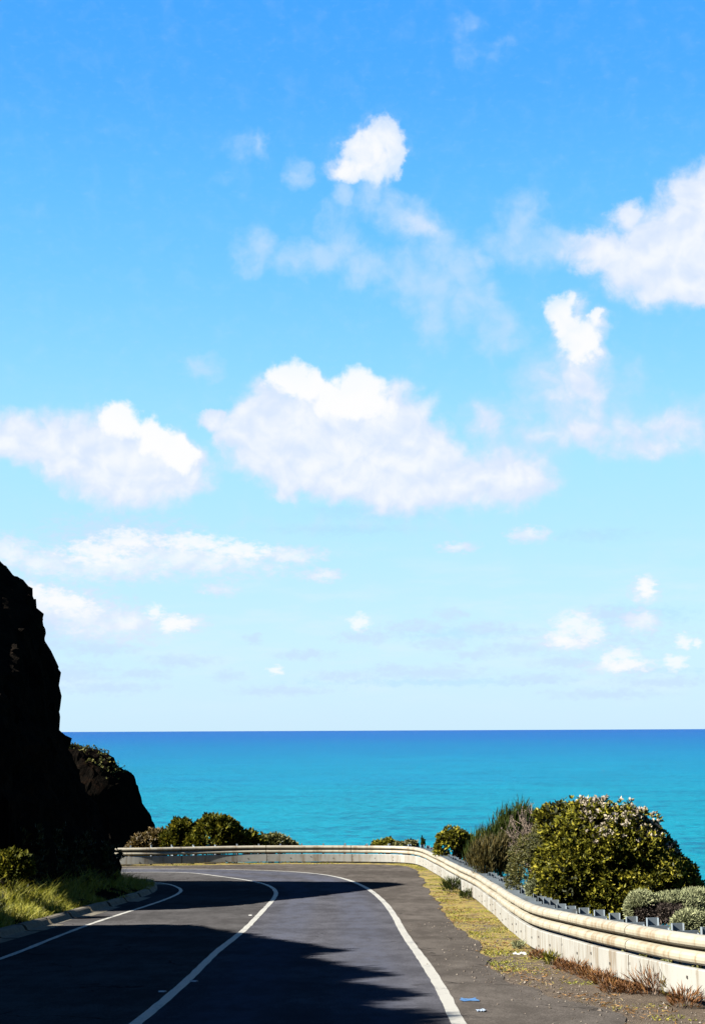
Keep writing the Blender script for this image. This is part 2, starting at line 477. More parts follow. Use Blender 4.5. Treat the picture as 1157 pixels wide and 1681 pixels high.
def asphalt_mat(name, base, tracks, spec, sheen=None):
    M = NT(name); p = M.pos()
    big = M.noise(.35, p, 3, .6); mid = M.noise(3.0, M.pos((1, .35, 1)), 5, .6); fine = M.noise(90, p, 2, .7); agg = M.noise(38, p, 3, .75)
    val = M.math('MULTIPLY_ADD', agg, .9, M.math('MULTIPLY_ADD', mid, .45, M.math('MULTIPLY', big, .5)))
    c = M.ramp(val, [(.45, tuple(x * .55 for x in base)), (.95, base), (1.35 / 1.85 + .24, tuple(x * 1.5 for x in base))])
    spk = M.mr(fine, .66, .74)
    c = M.mix(M.math('MULTIPLY', spk, .35), c, tuple(min(1, x * 2.6) for x in base))
    vo = M.n('ShaderNodeTexVoronoi', feature='DISTANCE_TO_EDGE'); wv = M.n('ShaderNodeVectorMath', operation='ADD')
    nv = M.n('ShaderNodeTexNoise'); M.l(p, nv.inputs['Vector']); nv.inputs['Scale'].default_value = 1.4; nv.inputs['Detail'].default_value = 4
    M.l(p, wv.inputs[0]); M.l(nv.outputs['Color'], wv.inputs[1]); M.l(wv.outputs[0], vo.inputs['Vector']); vo.inputs['Scale'].default_value = .33
    crack = M.math('MULTIPLY', M.mr(vo.outputs['Distance'], .002, .010, 1, 0), M.mr(M.noise(.5, p, 2, .5), .48, .60))
    c = M.mix(M.math('MULTIPLY', crack, .8 if not tracks else .45), c, (.012, .011, .011))
    pv = M.n('ShaderNodeTexVoronoi'); M.l(wv.outputs[0], pv.inputs['Vector']); pv.inputs['Scale'].default_value = .22
    tone = M.n('ShaderNodeSeparateColor'); M.l(pv.outputs['Color'], tone.inputs[0])
    c = M.mix(M.mr(tone.outputs[0], .55, 1.0, 0, .22, False), c, tuple(x * .45 for x in base))
    if tracks:
        la = M.attr('lat')
        t1 = M.math('ABSOLUTE', M.math('SUBTRACT', la, .27)); t2 = M.math('ABSOLUTE', M.math('SUBTRACT', la, .74))
        tr = M.mr(M.math('ADD', M.math('MINIMUM', t1, t2), M.math('MULTIPLY', M.math('SUBTRACT', mid, .5), .08)), .05, .20, 1, 0)
        c = M.mix(M.math('MULTIPLY', tr, M.mr(mid, .35, .65, .25, .7)), c, sheen)
        M.set(rough=M.mr(tr, 0, 1, .62, .5))
    else:
        M.set(rough=.75)
    M.set(col=c, spec=spec)
    M.bump(M.math('MULTIPLY_ADD', fine, .5, agg), .55, .008)
    return M.m


def paint_mat():
    M = NT('road_paint'); p = M.pos()
    n = M.noise(14, p, 5, .7); n2 = M.noise(1.1, p, 3, .5)
    w = M.mr(M.math('MULTIPLY_ADD', n2, .6, n), .82, 1.0)
    c = M.mix(M.math('MULTIPLY', w, .7), (.24, .235, .21), (.05, .05, .052))
    M.set(col=c, rough=.7, spec=.3); M.bump(M.noise(60, p, 3, .7), .4, .005)
    return M.m


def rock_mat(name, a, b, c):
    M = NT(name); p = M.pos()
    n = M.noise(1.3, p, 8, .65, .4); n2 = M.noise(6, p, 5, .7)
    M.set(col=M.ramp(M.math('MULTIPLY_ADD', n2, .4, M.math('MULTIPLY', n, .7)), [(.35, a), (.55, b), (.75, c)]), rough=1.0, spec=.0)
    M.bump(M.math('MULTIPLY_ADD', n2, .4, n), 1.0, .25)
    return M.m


def leaf_mat(name, stops, rough=.45, trans=.25, spec=.4, patch=None):
    """leaves: every leaf its own tint, plus slow patches through the crown"""
    M = NT(name)
    g = M.n('ShaderNodeNewGeometry')
    n = M.noise(1.6, g.outputs['Position'], 3, .6)
    v = M.math('ADD', M.math('MULTIPLY', g.outputs['Random Per Island'], .65), M.math('MULTIPLY', n, .5), clamp=True)
    c = M.ramp(v, stops)
    if patch: c = M.mix(M.mr(M.noise(2.3, g.outputs['Position'], 2, .5), patch[0], patch[0] + .12), c, patch[1])
    M.set(col=c, rough=rough, spec=spec)
    tr = M.n('ShaderNodeBsdfTranslucent'); M.l(c, tr.inputs[0])
    mx = M.n('ShaderNodeMixShader'); mx.inputs[0].default_value = trans
    M.l(M.b.outputs[0], mx.inputs[1]); M.l(tr.outputs[0], mx.inputs[2]); M.l(mx.outputs[0], M.o.inputs[0])
    return M.m


def steel_mat(name, base, rust, weather=1.0):
    M = NT(name); p = M.pos()
    n = M.noise(2.2, M.pos((1, 1, .25)), 5, .6); s = M.noise(9, M.pos((1, 1, .12)), 4, .65); f = M.noise(40, p, 3, .7)
    c = M.mix(M.mr(n, .35, .7), base, tuple(x * .82 for x in base))
    c = M.mix(M.math('MULTIPLY', M.mr(M.math('MULTIPLY_ADD', s, .6, M.math('MULTIPLY', n, .5)), .53, .70), .62 * weather), c, rust)
    c = M.mix(M.math('MULTIPLY', M.mr(f, .64, .74), .6 * weather), c, (.10, .085, .065))
    M.set(col=c, rough=.5, spec=.35, metal=.0); M.bump(f, .15, .004)
    return M.m


def plain(name, c, rough=.8, spec=.2, var=.3, scale=8):
    M = NT(name); n = M.noise(scale, M.pos(), 5, .65)
    M.set(col=M.ramp(n, [(.3, tuple(x * (1 - var) for x in c)), (.7, tuple(min(1, x * (1 + var)) for x in c))]), rough=rough, spec=spec)
    return M.m


def ground_mat():
    M = NT('verge_soil'); p = M.pos()
    n = M.noise(.9, p, 5, .6); g = M.noise(30, p, 4, .75); m2 = M.noise(4, p, 5, .65)
    soil = M.ramp(M.math('MULTIPLY_ADD', g, .7, M.math('MULTIPLY', m2, .4)), [(.4, (.034, .026, .020)), (.6, (.080, .061, .043)), (.8, (.17, .135, .10))])
    sep = M.n('ShaderNodeSeparateXYZ'); M.l(p, sep.inputs[0])
    near = M.mr(sep.outputs[1], 20, 29, -.15, .07)
    turf = M.mr(M.math('ADD', M.math('MULTIPLY_ADD', m2, .4, M.math('MULTIPLY_ADD', g, .25, M.math('MULTIPLY', n, .45))), near), .50, .66)
    tc = M.ramp(M.noise(12, p, 5, .7), [(.3, (.10, .075, .018)), (.44, (.17, .165, .022)), (.54, (.21, .135, .05)), (.62, (.12, .085, .045)), (.75, (.26, .19, .10))])
    M.set(col=M.mix(turf, soil, tc), rough=.95, spec=.1); M.bump(M.math('MULTIPLY_ADD', m2, .5, g), .9, .03)
    return M.m


def sea_mat():
    M = NT('sea_water'); p = M.pos()
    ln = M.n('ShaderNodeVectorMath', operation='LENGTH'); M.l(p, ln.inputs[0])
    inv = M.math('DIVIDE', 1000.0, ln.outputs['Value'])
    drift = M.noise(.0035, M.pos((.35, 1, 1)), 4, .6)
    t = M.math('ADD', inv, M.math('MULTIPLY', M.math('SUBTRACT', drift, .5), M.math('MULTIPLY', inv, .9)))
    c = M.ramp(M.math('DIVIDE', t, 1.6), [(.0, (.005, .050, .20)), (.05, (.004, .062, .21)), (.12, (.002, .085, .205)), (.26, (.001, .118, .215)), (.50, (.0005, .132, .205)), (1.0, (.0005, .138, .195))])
    # streaks of chop
    ch = M.math('MULTIPLY_ADD', M.noise(.16, M.pos((.7, .5, 1)), 4, .72), .62, M.math('MULTIPLY', M.noise(.022, M.pos((.4, 1, 1)), 5, .65), .45))
    c = M.mix(M.mr(ch, .42, .56, .72, 0), c, (.0004, .052, .115))
    foam = M.math('MULTIPLY', M.mr(M.noise(.035, M.pos((.35, 1, 1)), 7, .72), .675, .715), M.mr(M.noise(.25, M.pos((.6, .5, 1)), 3, .6), .5, .62))
    c = M.mix(M.math('MULTIPLY', foam, .7), c, (.45, .5, .5))
    M.set(col=c, rough=.5, spec=.05)
    w = M.math('ADD', M.noise(.16, M.pos((.45, 1, 1)), 6, .62), M.math('MULTIPLY', M.noise(.02, M.pos((.5, 1, 1)), 3, .5), 1.5))
    M.bump(w, .85, 4.5)
    return M.m


MAT = dict(
    lane=asphalt_mat('worn_asphalt', (.042, .043, .051), True, .0, (.052, .058, .080)),
    lane2=asphalt_mat('dark_asphalt', (.040, .039, .040), False, .0),
    shoulder=asphalt_mat('shoulder_asphalt', (.050, .045, .041), False, .0),
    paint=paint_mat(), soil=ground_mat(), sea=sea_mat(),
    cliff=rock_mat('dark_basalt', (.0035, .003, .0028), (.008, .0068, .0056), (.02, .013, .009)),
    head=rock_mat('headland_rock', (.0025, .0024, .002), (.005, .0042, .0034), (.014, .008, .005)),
    rail=steel_mat('weathered_steel', (.235, .218, .168), (.12, .075, .032), 1.15),
    rub=steel_mat('rub_rail_steel', (.225, .225, .208), (.11, .08, .045), 1.15),
    post=steel_mat('galvanised_post', (.15, .185, .215), (.10, .09, .07), .6),
    bolt=plain('bolt_steel', (.035, .03, .026), .6, .4),
    seam=plain('lap_shadow_edge', (.05, .042, .03), .8, .1),  # dark strip at each lap end: its shadow line put into the colour
    kerb=plain('old_concrete', (.085, .076, .058), .9, .1, .5, 5),
)

# ------------------------------------------------------------------ plan of the road (traced on the falling road surface)
def trace(px): return [gp(u, v) for u, v in px]

C_px = [(226, 1681), (263, 1650), (301, 1618.5), (328, 1591), (359.6, 1560), (400, 1529), (425, 1503), (445.7, 1481), (454, 1469), (450, 1459.5), (438, 1453), (414, 1447), (380, 1442), (328, 1436), (290, 1432)]
R_px = [(750, 1681), (739.6, 1654), (719, 1616), (694.6, 1578), (667, 1540), (643, 1498), (622, 1474), (601, 1458.5), (573.6, 1446), (546, 1439), (518, 1434.5), (466, 1431), (415, 1429), (340, 1427.8), (218, 1427.5)]
L_px = [(0, 1576), (69, 1549), (138, 1522), (190, 1504.5), (242, 1488), (276.6, 1476), (294, 1467.5), (299, 1463), (294, 1458), (276.6, 1452.6), (249, 1448.5)]
A_px = [(1033, 1677), (930, 1643), (833, 1612), (798, 1567), (770, 1537), (735, 1503), (704, 1466), (690, 1440), (681, 1426), (655, 1421), (560, 1419.5), (400, 1420), (208, 1423)]
K_px = [(0, 1541), (60, 1524), (114, 1508), (155, 1496.5), (200, 1483), (238, 1470), (252, 1462), (251, 1455), (240, 1449)]
F_px = [(1157, 1652), (1106, 1641), (1058, 1627), (999, 1610), (950, 1591), (905.7, 1577), (871, 1556), (850, 1539), (833, 1525), (823, 1513), (791.6, 1486), (757, 1463), (739.6, 1452), (712, 1433), (692, 1423), (667, 1418.5), (587, 1417.2), (484, 1417.5), (380, 1418.5), (300, 1420), (208, 1422)]

c_pts = [(-2.35, -12), (-2.35, 0), (-2.33, 9)] + trace(C_px) + [(-17, 62.5), (-26, 63.5)]
r_pts = [(1.15, -12), (1.15, 0), (1.12, 9)] + trace(R_px)
r_pts += [(r_pts[-1][0] - 7, r_pts[-1][1] + .6), (-27, r_pts[-1][1] + 1.0)]
l_pts = [(-5.95, -12), (-5.95, 0), (-6.0, 12)] + trace(L_px) + [(-11, 55.5), (-18, 57.5), (-26, 58.5)]
a_pts = [(3.4, -12), (3.3, 2), (3.0, 10)] + trace(A_px)
a_pts += [(a_pts[-1][0] - 7, a_pts[-1][1] + .4), (-28, a_pts[-1][1] + .6)]
k_pts = [(-7.3, -12), (-7.3, 0), (-7.35, 10), (-7.4, 22)] + trace(K_px) + [(-11, 54.4), (-18, 56.2), (-26, 57.2)]
f_pts = [(6.3, 4), (5.5, 11)] + trace(F_px)
f_pts += [(f_pts[-1][0] - 7, f_pts[-1][1] + .2), (-29, f_pts[-1][1] + .2)]
c_line = smooth_path(c_pts, .4, 30); r_line = smooth_path(r_pts, .4, 24); l_line = smooth_path(l_pts, .4, 16)
a_line = smooth_path(a_pts, .4, 8); k_line = smooth_path(k_pts, .4, 6); f_line = smooth_path(f_pts, .25, 24)


_sa = arclen(a_line); _o = np.stack([_sa * .9, _sa * 0, _sa * 0], 1)
a_line = a_line + normals2d(a_line) * (fbm(_o, 4, 66) * .22)[:, None]


def ruled(name, A, B, mat, dz, n=260, k=9):
    A = resample(A, n=n); B = resample(B, n=n)
    t = np.linspace(0, 1, k)[None, :, None]
    P = A[:, None] * (1 - t) + B[:, None] * t
    z = G(P[..., 1]) + dz
    mb = MB(); mb.grid(np.concatenate([P, z[..., None]], -1))
    lat = np.broadcast_to(t[..., 0], P.shape[:2])
    return struct(mb.build(name, mat, smooth=True, attrs={'lat': lat}))


ruled('road', c_line, r_line, MAT['lane'], .008, k=13)
ruled('road', l_line, c_line, MAT['lane2'], .008)
ruled('road', k_line, l_line, MAT['lane2'], .008, k=4)
ruled('shoulder', r_line, a_line, MAT['shoulder'], .008)


def marking(name, Q, w, seed):
    Q = resample(Q, .2); N = normals2d(Q)
    j = fbm(np.stack([np.arange(len(Q)) * .35, np.zeros(len(Q)), np.zeros(len(Q))], 1), 3, seed) * .014
    j2 = fbm(np.stack([np.arange(len(Q)) * .35, np.ones(len(Q)) * 5, np.zeros(len(Q))], 1), 3, seed) * .014
    offs = np.stack([-w / 2 + j, np.zeros(len(Q)), w / 2 + j2], 1)
    P = Q[:, None] + N[:, None] * offs[..., None]
    mb = MB(); mb.grid(np.concatenate([P, (G(P[..., 1]) + .0125)[..., None]], -1))
    return struct(mb.build(name, MAT['paint']))


marking('centre_line', c_line, .14, 3)
marking('edge_line', r_line, .16, 5)
marking('edge_line', l_line, .12, 9)

# ------------------------------------------------------------------ land and sea
def axis(*seg):
    o = []
    for a, b, s in seg: o.append(np.arange(a, b, s))
    o.append([seg[-1][1]]); return np.concatenate(o)


def terrain():
    xs = axis((-120, -30, 5), (-30, -12, 1), (-12, 16, .3), (16, 40, .8), (40, 140, 4))
    ys = axis((-160, -30, 5), (-30, 8, 1.5), (8, 76, .3), (76, 110, 1), (110, 220, 5))
    X, Y = np.meshgrid(xs, ys, indexing='ij')
    df = signed_dist(X, Y, f_line[::3]); da = signed_dist(X, Y, a_line[::3])
    P = np.stack([X.ravel(), Y.ravel(), np.zeros(X.size)], 1)
    z = G(Y) - .004
    out = np.clip(df - 1.0, 0, None)
    z = z - np.where(out < 3, out ** 2 * .12, 1.08 + (out - 3) * .72)
    n = fbm(P * .35, 4, 21).reshape(X.shape); n2 = fbm(P * 2.2, 3, 22).reshape(X.shape)
    z += np.clip(df - .8, 0, 6) / 6 * n * 1.2
    edge = np.clip((da - .15) / .6, 0, 1)
    z += edge * (n2 * .03 + .015) * np.clip(1.5 - df, .5, 1)
    z = np.maximum(z, -60)
    # unseen hill added behind the camera to cut sky light on the shaded road
    back = np.clip(-16 - Y, 0, 110)
    z += back * .80 + np.clip(back / 8, 0, 1) * n * 2.5
    mb = MB(); mb.grid(np.stack([X, Y, z], -1))
    return struct(mb.build('ground', MAT['soil'], smooth=True))


terrain()
mb = MB(); s = 250000.0
mb.add([(-s, -2000, -50), (s, -2000, -50), (s, s, -50), (-s, s, -50)], [(0, 1, 2, 3)])
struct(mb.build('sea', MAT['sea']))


def ground_z(x, y):
    """height of the land by the same rule as the ground sheet, without its small bumps"""
    x = np.atleast_1d(np.asarray(x, float)); y = np.atleast_1d(np.asarray(y, float))
    df = signed_dist(x, y, f_line[::3]); out = np.clip(df - 1.0, 0, None)
    P = np.stack([x, y, np.zeros_like(x)], 1)
    return G(y) - np.where(out < 3, out ** 2 * .12, 1.08 + (out - 3) * .72) + np.clip(df - .8, 0, 6) / 6 * fbm(P * .35, 4, 21) * 1.2


# ------------------------------------------------------------------ cliff beside the road
TANE = math.tan(SUN_EL)
# where its shade ends on the road (far to near); the crest rises no higher than these rays
SH_px = [(205, 1430), (466, 1433), (518, 1436), (575, 1444), (640, 1453), (560, 1464), (490, 1472), (440, 1479), (400, 1487)]
SH2_px = [(168, 1521), (300, 1520), (380, 1532), (420, 1540), (450, 1546), (500, 1553), (552, 1562), (495, 1573), (560, 1588), (632, 1603), (555, 1613), (682, 1634), (605, 1647), (750, 1670), (690, 1679), (780, 1695)]
tq, tx = [], []
for u, v in SH_px:
    p = gp(u, v); tq.append(p[1] - p[0] * SUN_H[1] / SUN_H[0]); tx.append(p[0])
tq += [43.75, 43.3]; tx += [-4.8, -9.0]
q2 = []
for u, v in SH2_px:
    p = gp(u, v); q2.append((p[1] - p[0] * SUN_H[1] / SUN_H[0], p[0]))
tq += [q2[0][0] + .2]; tx += [-9.0]
for a, b in q2: tq.append(a); tx.append(b)
tq += [tq[-1] - 1.2, tq[-1] - 30]; tx += [1.7, 2.5]
# keep the sequence monotonic in q (near to far)
o_ = np.argsort(np.array(tq)); TQ = np.array(tq)[o_]; TX = np.array(tx)[o_]


def ray_ceiling(X, Y):
    q = Y - X * SUN_H[1] / SUN_H[0]
    xs = np.interp(q, TQ, TX)
    ys = q + xs * SUN_H[1] / SUN_H[0]
    L = (xs - X) / abs(SUN_H[0])
    return np.interp(q, [45, 48, 60, 64], [0, .7, .7, 0]) + G(ys) + TANE * np.clip(L, 0, None) * np.interp(xs, [-9, -6], [.62, .985])


PROF_D = np.array([0, .5, 1.8, 2.35, 2.8, 3.7, 4.5, 5.4, 6.6, 9, 14, 30, 90])
PROF_H = np.array([0, 1.6, 4.7, 7.5, 9.8, 12.4, 14.2, 15.6, 16.6, 18, 20, 26, 46])


def cliff():
    xs = axis((-90, -30, 3), (-30, -13, .4), (-13, -5.4, .075), (-5.4, -5.2, .1))
    ys = axis((-40, 8, 1.0), (8, 15, .3), (15, 60.5, .12))
    X, Y = np.meshgrid(xs, ys, indexing='ij')
    kq = k_line[::2]
    d = -signed_dist(X, Y, kq)               # inside the hill is to the left of travel
    wv = np.interp(Y, [8, 30, 40, 46, 50, 60], [1.9, 1.7, 1.3, .7, .35, .3])
    P3 = np.stack([X.ravel(), Y.ravel(), np.zeros(X.size)], 1)
    lum = fbm(P3 * np.array([.30, .30, 1]), 3, 5).reshape(X.shape)
    lum2 = fbm(P3 * np.array([1.1, 1.1, 1]), 3, 6).reshape(X.shape)
    dc = d - wv - .2 - np.clip((Y - 42) / 6, 0, 1) * .58
    dcw = dc + np.clip(dc, 0, 1) * (lum * .55 + lum2 * .22)
    verge = np.clip(d - .25, 0, None)
    vz = .12 + np.minimum(verge, 2.5) * .28 * np.clip((53 - Y) / 6, .3, 1)
    cz = np.interp(np.clip(dcw, 0, None), PROF_D, PROF_H)
    hill = np.where(d > .25, vz + cz, -.6)
    gz = G(Y)
    ceil_ = ray_ceiling(X, Y)
    z = np.where(d > .25, np.minimum(gz + hill, np.maximum(ceil_ + np.minimum(lum2, 0) * .2, gz + vz * .8)), gz - .6)
    V = np.stack([X, Y, z], -1)
    # rough rock: push the steep face in and out in 3-D
    gx = np.gradient(z, xs, axis=0); gy = np.gradient(z, ys, axis=1)
    steep = np.clip((np.hypot(gx, gy) - .8) / 2.0, 0, 1)
    hn = np.hypot(gx, gy) + 1e-6
    Pz = V.reshape(-1, 3)
    r1 = (np.abs(fbm(Pz * np.array([.55, .55, .75]), 4, 31)) * 2 - .5).reshape(X.shape)
    r2 = fbm(Pz * np.array([1.6, 1.6, 2.4]), 3, 33).reshape(X.shape)
    r3 = fbm(Pz * np.array([4.5, 4.5, 6]), 2, 35).reshape(X.shape)
    amp = steep * (r1 * .24 + r2 * .30 + r3 * .20 + .08) * np.clip(dc / .4, 0, 1)
    V[..., 0] -= gx / hn * amp; V[..., 1] -= gy / hn * amp; V[..., 2] += steep * (r2 * .22 + r3 * .12) * np.clip(dc / .4, 0, 1)
    V[..., 2] += np.where(d > .25, np.clip(1 - steep, 0, 1) * r2 * .10, 0)
    mb = MB(); mb.grid(V)
    return struct(mb.build('cliff', [MAT['cliff']], smooth=False)), V, d, dc


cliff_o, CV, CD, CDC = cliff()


def headland():
    # the spur of coast beyond the bend: outline traced, then given its own distance (about 86 m) and depth
    Y0 = 84.0
    out = [(60, 1214), (105, 1221), (150, 1236), (178, 1251), (200, 1270), (214, 1290), (222, 1306), (235, 1340), (245, 1388), (255, 1440), (290, 1600)]
    pts = np.array([at_depth(u, v, Y0)[[0, 2]] for u, v in out])
    pts = np.vstack([[-95, 44], [-40, 20], [-22, 2.6], pts, [14, -62]])
    xs = axis((-95, -24, 1.5), (-24, -9, .12), (-9, 16, .6)); ys = axis((68, 98, .3), (98, 170, 3))
    X, Y = np.meshgrid(xs, ys, indexing='ij')
    base = np.interp(X, pts[:, 0], pts[:, 1])
    dy = Y - Y0
    front = np.clip(-dy, 0, None)
    z = base - np.where(dy < 0, front * (.55 + .25 * front), 0) - np.clip(dy - 6, 0, None) * .35
    P = np.stack([X.ravel(), Y.ravel(), z.ravel()], 1)
    n1 = fbm(P * .22, 4, 51).reshape(X.shape); n2 = fbm(P * .8, 4, 52).reshape(X.shape); n3 = fbm(P * 2.6, 2, 53).reshape(X.shape)
    V = np.stack([X + n2 * .35 - .75, Y + n1 * 1.4 + n2 * .5, z + n2 * .35 + n3 * .12], -1)
    V[..., 2] = np.maximum(V[..., 2], -62)
    mb = MB(); mb.grid(V)
    return struct(mb.build('headland', MAT['head'])), V


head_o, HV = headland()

# kerb stones: a low rounded concrete kerb with a flat gutter, cast in lengths
def kerb():
    prof = [(-.42, .012), (-.12, .014), (-.06, .03), (0, .12), (.05, .15), (.20, .155), (.26, .13), (.28, -.05)]   # offset to the left of travel, height
    Q = resample(k_line, .1); s_ = arclen(Q); N = normals2d(Q)
    seg = 2.4; k = 0; mb = MB()
    while (k + 1) * seg < s_[-1]:
        i = np.where((s_ >= k * seg + .012) & (s_ <= (k + 1) * seg - .012))[0]; k += 1
        if Q[i[0], 1] < 4 or len(i) < 3: continue
        jit = rng.normal(0, .012); q = Q[i]; n = N[i]
        P = np.stack([np.concatenate([q - n * (o + jit), (G((q - n * o)[:, 1]) + h + jit * .5)[:, None]], 1) for o, h in prof], 1)
        mb.grid(P)
        for e in (0, -1):
            mb.add(P[e], [tuple(range(len(prof)))])
    o = mb.build('kerb', MAT['kerb']); return struct(o)


kerb()

# ------------------------------------------------------------------ guard rail
def guardrail():
    root = empty('guardrail', (f_line[0][0], f_line[0][1], float(G(f_line[0][1]))))
    tag(root, 'long cream steel guardrail following the outside of the bend', 'guardrail')
    Q = resample(f_line, .2); N = -normals2d(Q)          # N points to the road
    S = arclen(Q); T = np.gradient(Q, axis=0); T /= np.linalg.norm(T, axis=1)[:, None]
    Z = G(Q[:, 1])
    # gentle unevenness of an old rail
    wob = fbm(np.stack([S * .18, S * 0, S * 0], 1), 3, 77) * .035
    wobz = fbm(np.stack([S * .15, S * 0 + 9, S * 0], 1), 3, 78) * .03
    w_prof = [(.015, .812), (.060, .806), (.098, .788), (.120, .758), (.126, .722), (.118, .690), (.090, .668), (.030, .652), (.012, .640),
              (.012, .626), (.060, .616), (.098, .598), (.120, .568), (.126, .532), (.118, .498), (.090, .474), (.050, .464)]
    back = [(n - .006, z) for n, z in w_prof[::-1]]
    prof_w = np.array(w_prof + back)
    rp = [(.040, .425), (.088, .420), (.096, .408), (.096, .085), (.088, .072), (.050, .068)]
    prof_r = np.array(rp + [(n - .006, z) for n, z in rp[::-1]])

    def sweep(prof, a, b, lift):
        ss = np.linspace(a, b, max(3, int((b - a) / .2) + 1))
        g = lambda arr: np.interp(ss, S, arr)
        q = np.stack([g(Q[:, 0]), g(Q[:, 1])], 1); n = np.stack([g(N[:, 0]), g(N[:, 1])], 1); z = g(Z) + g(wobz); w = g(wob)
        n /= np.linalg.norm(n, axis=1)[:, None]
        off = prof[None, :, 0] + (w + lift)[:, None]
        P = np.concatenate([q[:, None] + n[:, None] * off[..., None], (z[:, None] + prof[None, :, 1])[..., None]], -1)
        return P
    L = 4.0; s0 = .3; k = 0; nb = 0; far_b = MB()
    while s0 + L < S[-1]:
        a, b = s0, s0 + L
        # panels overlap like shingles: the lap stands a little proud of the next panel
        ends = np.linspace(a, b + .16, 22)
        panels = []
        for nm, prof, mat, ov in (('beam_panel', prof_w, MAT['rail'], .16), ('rub_rail', prof_r, MAT['rub'], .12)):
            ss_n = max(3, int((b + ov - a) / .2) + 1)
            lft = np.linspace(0, .014, ss_n)
            P = sweep(prof, a, b + ov, lft)
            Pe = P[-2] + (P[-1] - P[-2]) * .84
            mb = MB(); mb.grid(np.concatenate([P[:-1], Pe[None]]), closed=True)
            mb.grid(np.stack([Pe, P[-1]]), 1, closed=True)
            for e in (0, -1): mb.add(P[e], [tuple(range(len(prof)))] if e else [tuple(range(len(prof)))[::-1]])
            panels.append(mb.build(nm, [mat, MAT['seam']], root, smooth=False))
        # bolts: the nearest hundred each on their panel, the far ones together
        for (ds, h, n0, pi) in ((.05, .745, .123, 0), (.05, .545, .123, 0), (.11, .633, .014, 0), (.05, .31, .098, 1), (.05, .16, .098, 1), (.12, .30, .098, 1), (.12, .17, .098, 1), (1.0, .24, .098, 1), (2.05, .31, .098, 1), (2.05, .16, .098, 1), (3.0, .25, .098, 1)):
            sb = a + ds
            if rng.random() < .15: continue
            g = lambda arr: float(np.interp(sb, S, arr))
            n = np.array([g(N[:, 0]), g(N[:, 1]), 0]); n /= np.linalg.norm(n); t = np.array([-n[1], n[0], 0])
            lf = .014 * ds / L
            c = np.array([g(Q[:, 0]), g(Q[:, 1]), g(Z) + g(wobz) + h]) + n * (n0 + g(wob) + lf + .002)
            if c[1] < 13.5: continue
            mb = MB() if nb < 98 else far_b
            mb.box(c, .032, .022, .032, np.stack([t, n, [0, 0, 1]]), bev=.006)
            if nb < 98: mb.build('bolt', MAT['bolt'], panels[pi])
            nb += 1
        s0 += L; k += 1
    fo = far_b.build('bolt', MAT['bolt'], root); fo['kind'] = 'stuff'
    # posts with their blocks, about one metre apart through the bend
    s1 = .8; i = 0
    while s1 < s0 - .5:
        g = lambda arr: float(np.interp(s1, S, arr))
        n = np.array([g(N[:, 0]), g(N[:, 1]), 0]); n /= np.linalg.norm(n); t = np.array([-n[1], n[0], 0]); ax = np.stack([t, n, [0, 0, 1]])
        c = np.array([g(Q[:, 0]), g(Q[:, 1]), g(Z)]) + n * g(wob)
        tilt = rng.normal(0, .012)
        pb = MB()                                    # post: a channel with two flanges
        top = .875 + rng.normal(0, .012)
        zc = (top - .7) / 2; hh = top + .7
        pb.box(c - n * .36 + [0, 0, zc], .006, .15, hh, ax)
        pb.box(c - n * (.36 - .078) + t * .028 + [0, 0, zc], .062, .006, hh, ax)
        pb.box(c - n * (.36 + .078) + t * .028 + [0, 0, zc], .062, .006, hh, ax)
        pb.build('post', MAT['post'], root)
        bb = MB()
        bb.box(c - n * .118 + [0, 0, .62 + tilt], .006, .27, .42, ax)
        bb.box(c - n * (.118 - .119) + t * .03 + [0, 0, .60 + tilt], .066, .006, .40, ax)
        bb.box(c - n * (.118 + .119) + t * .03 + [0, 0, .60 + tilt], .066, .006, .40, ax)
        bb.build('spacer_block', MAT['post'], root)
        s1 += 1.0; i += 1
    return Q, N, S


guardrail()

# ------------------------------------------------------------------ vegetation
def unit(v): return v / (np.linalg.norm(v, axis=-1, keepdims=True) + 1e-9)


def leaves(c, d, ln, wd, r=None, droop=0.0):
    """diamond leaves: base points c, directions d; returns (k,4,3)"""
    r = r or rng
    k = len(c); ln = np.broadcast_to(ln, (k,))[:, None]; wd = np.broadcast_to(wd, (k,))[:, None]
    side = unit(np.cross(d, unit(r.normal(size=(k, 3)))))
    up = np.cross(side, d)
    tip = c + d * ln + np.array([0, 0, -1]) * droop * ln
    mid = c + d * ln * .55 + up * ln * .10
    return np.stack([c, mid + side * wd / 2, tip, mid - side * wd / 2], 1)


def rosettes(cent, axis_, per, spread, ln, wd, jitter=.42, droop=0.0):
    k = len(cent)
    c = np.repeat(cent, per, 0); a = np.repeat(axis_, per, 0)
    d = unit(a + unit(rng.normal(size=(k * per, 3))) * spread)
    l = ln * (1 + rng.normal(0, jitter, k * per)); l = np.clip(l, ln * .4, ln * 1.8)
    c = c + rng.normal(0, ln * .18, c.shape)
    return leaves(c, d, l, wd * l / ln, droop=droop)


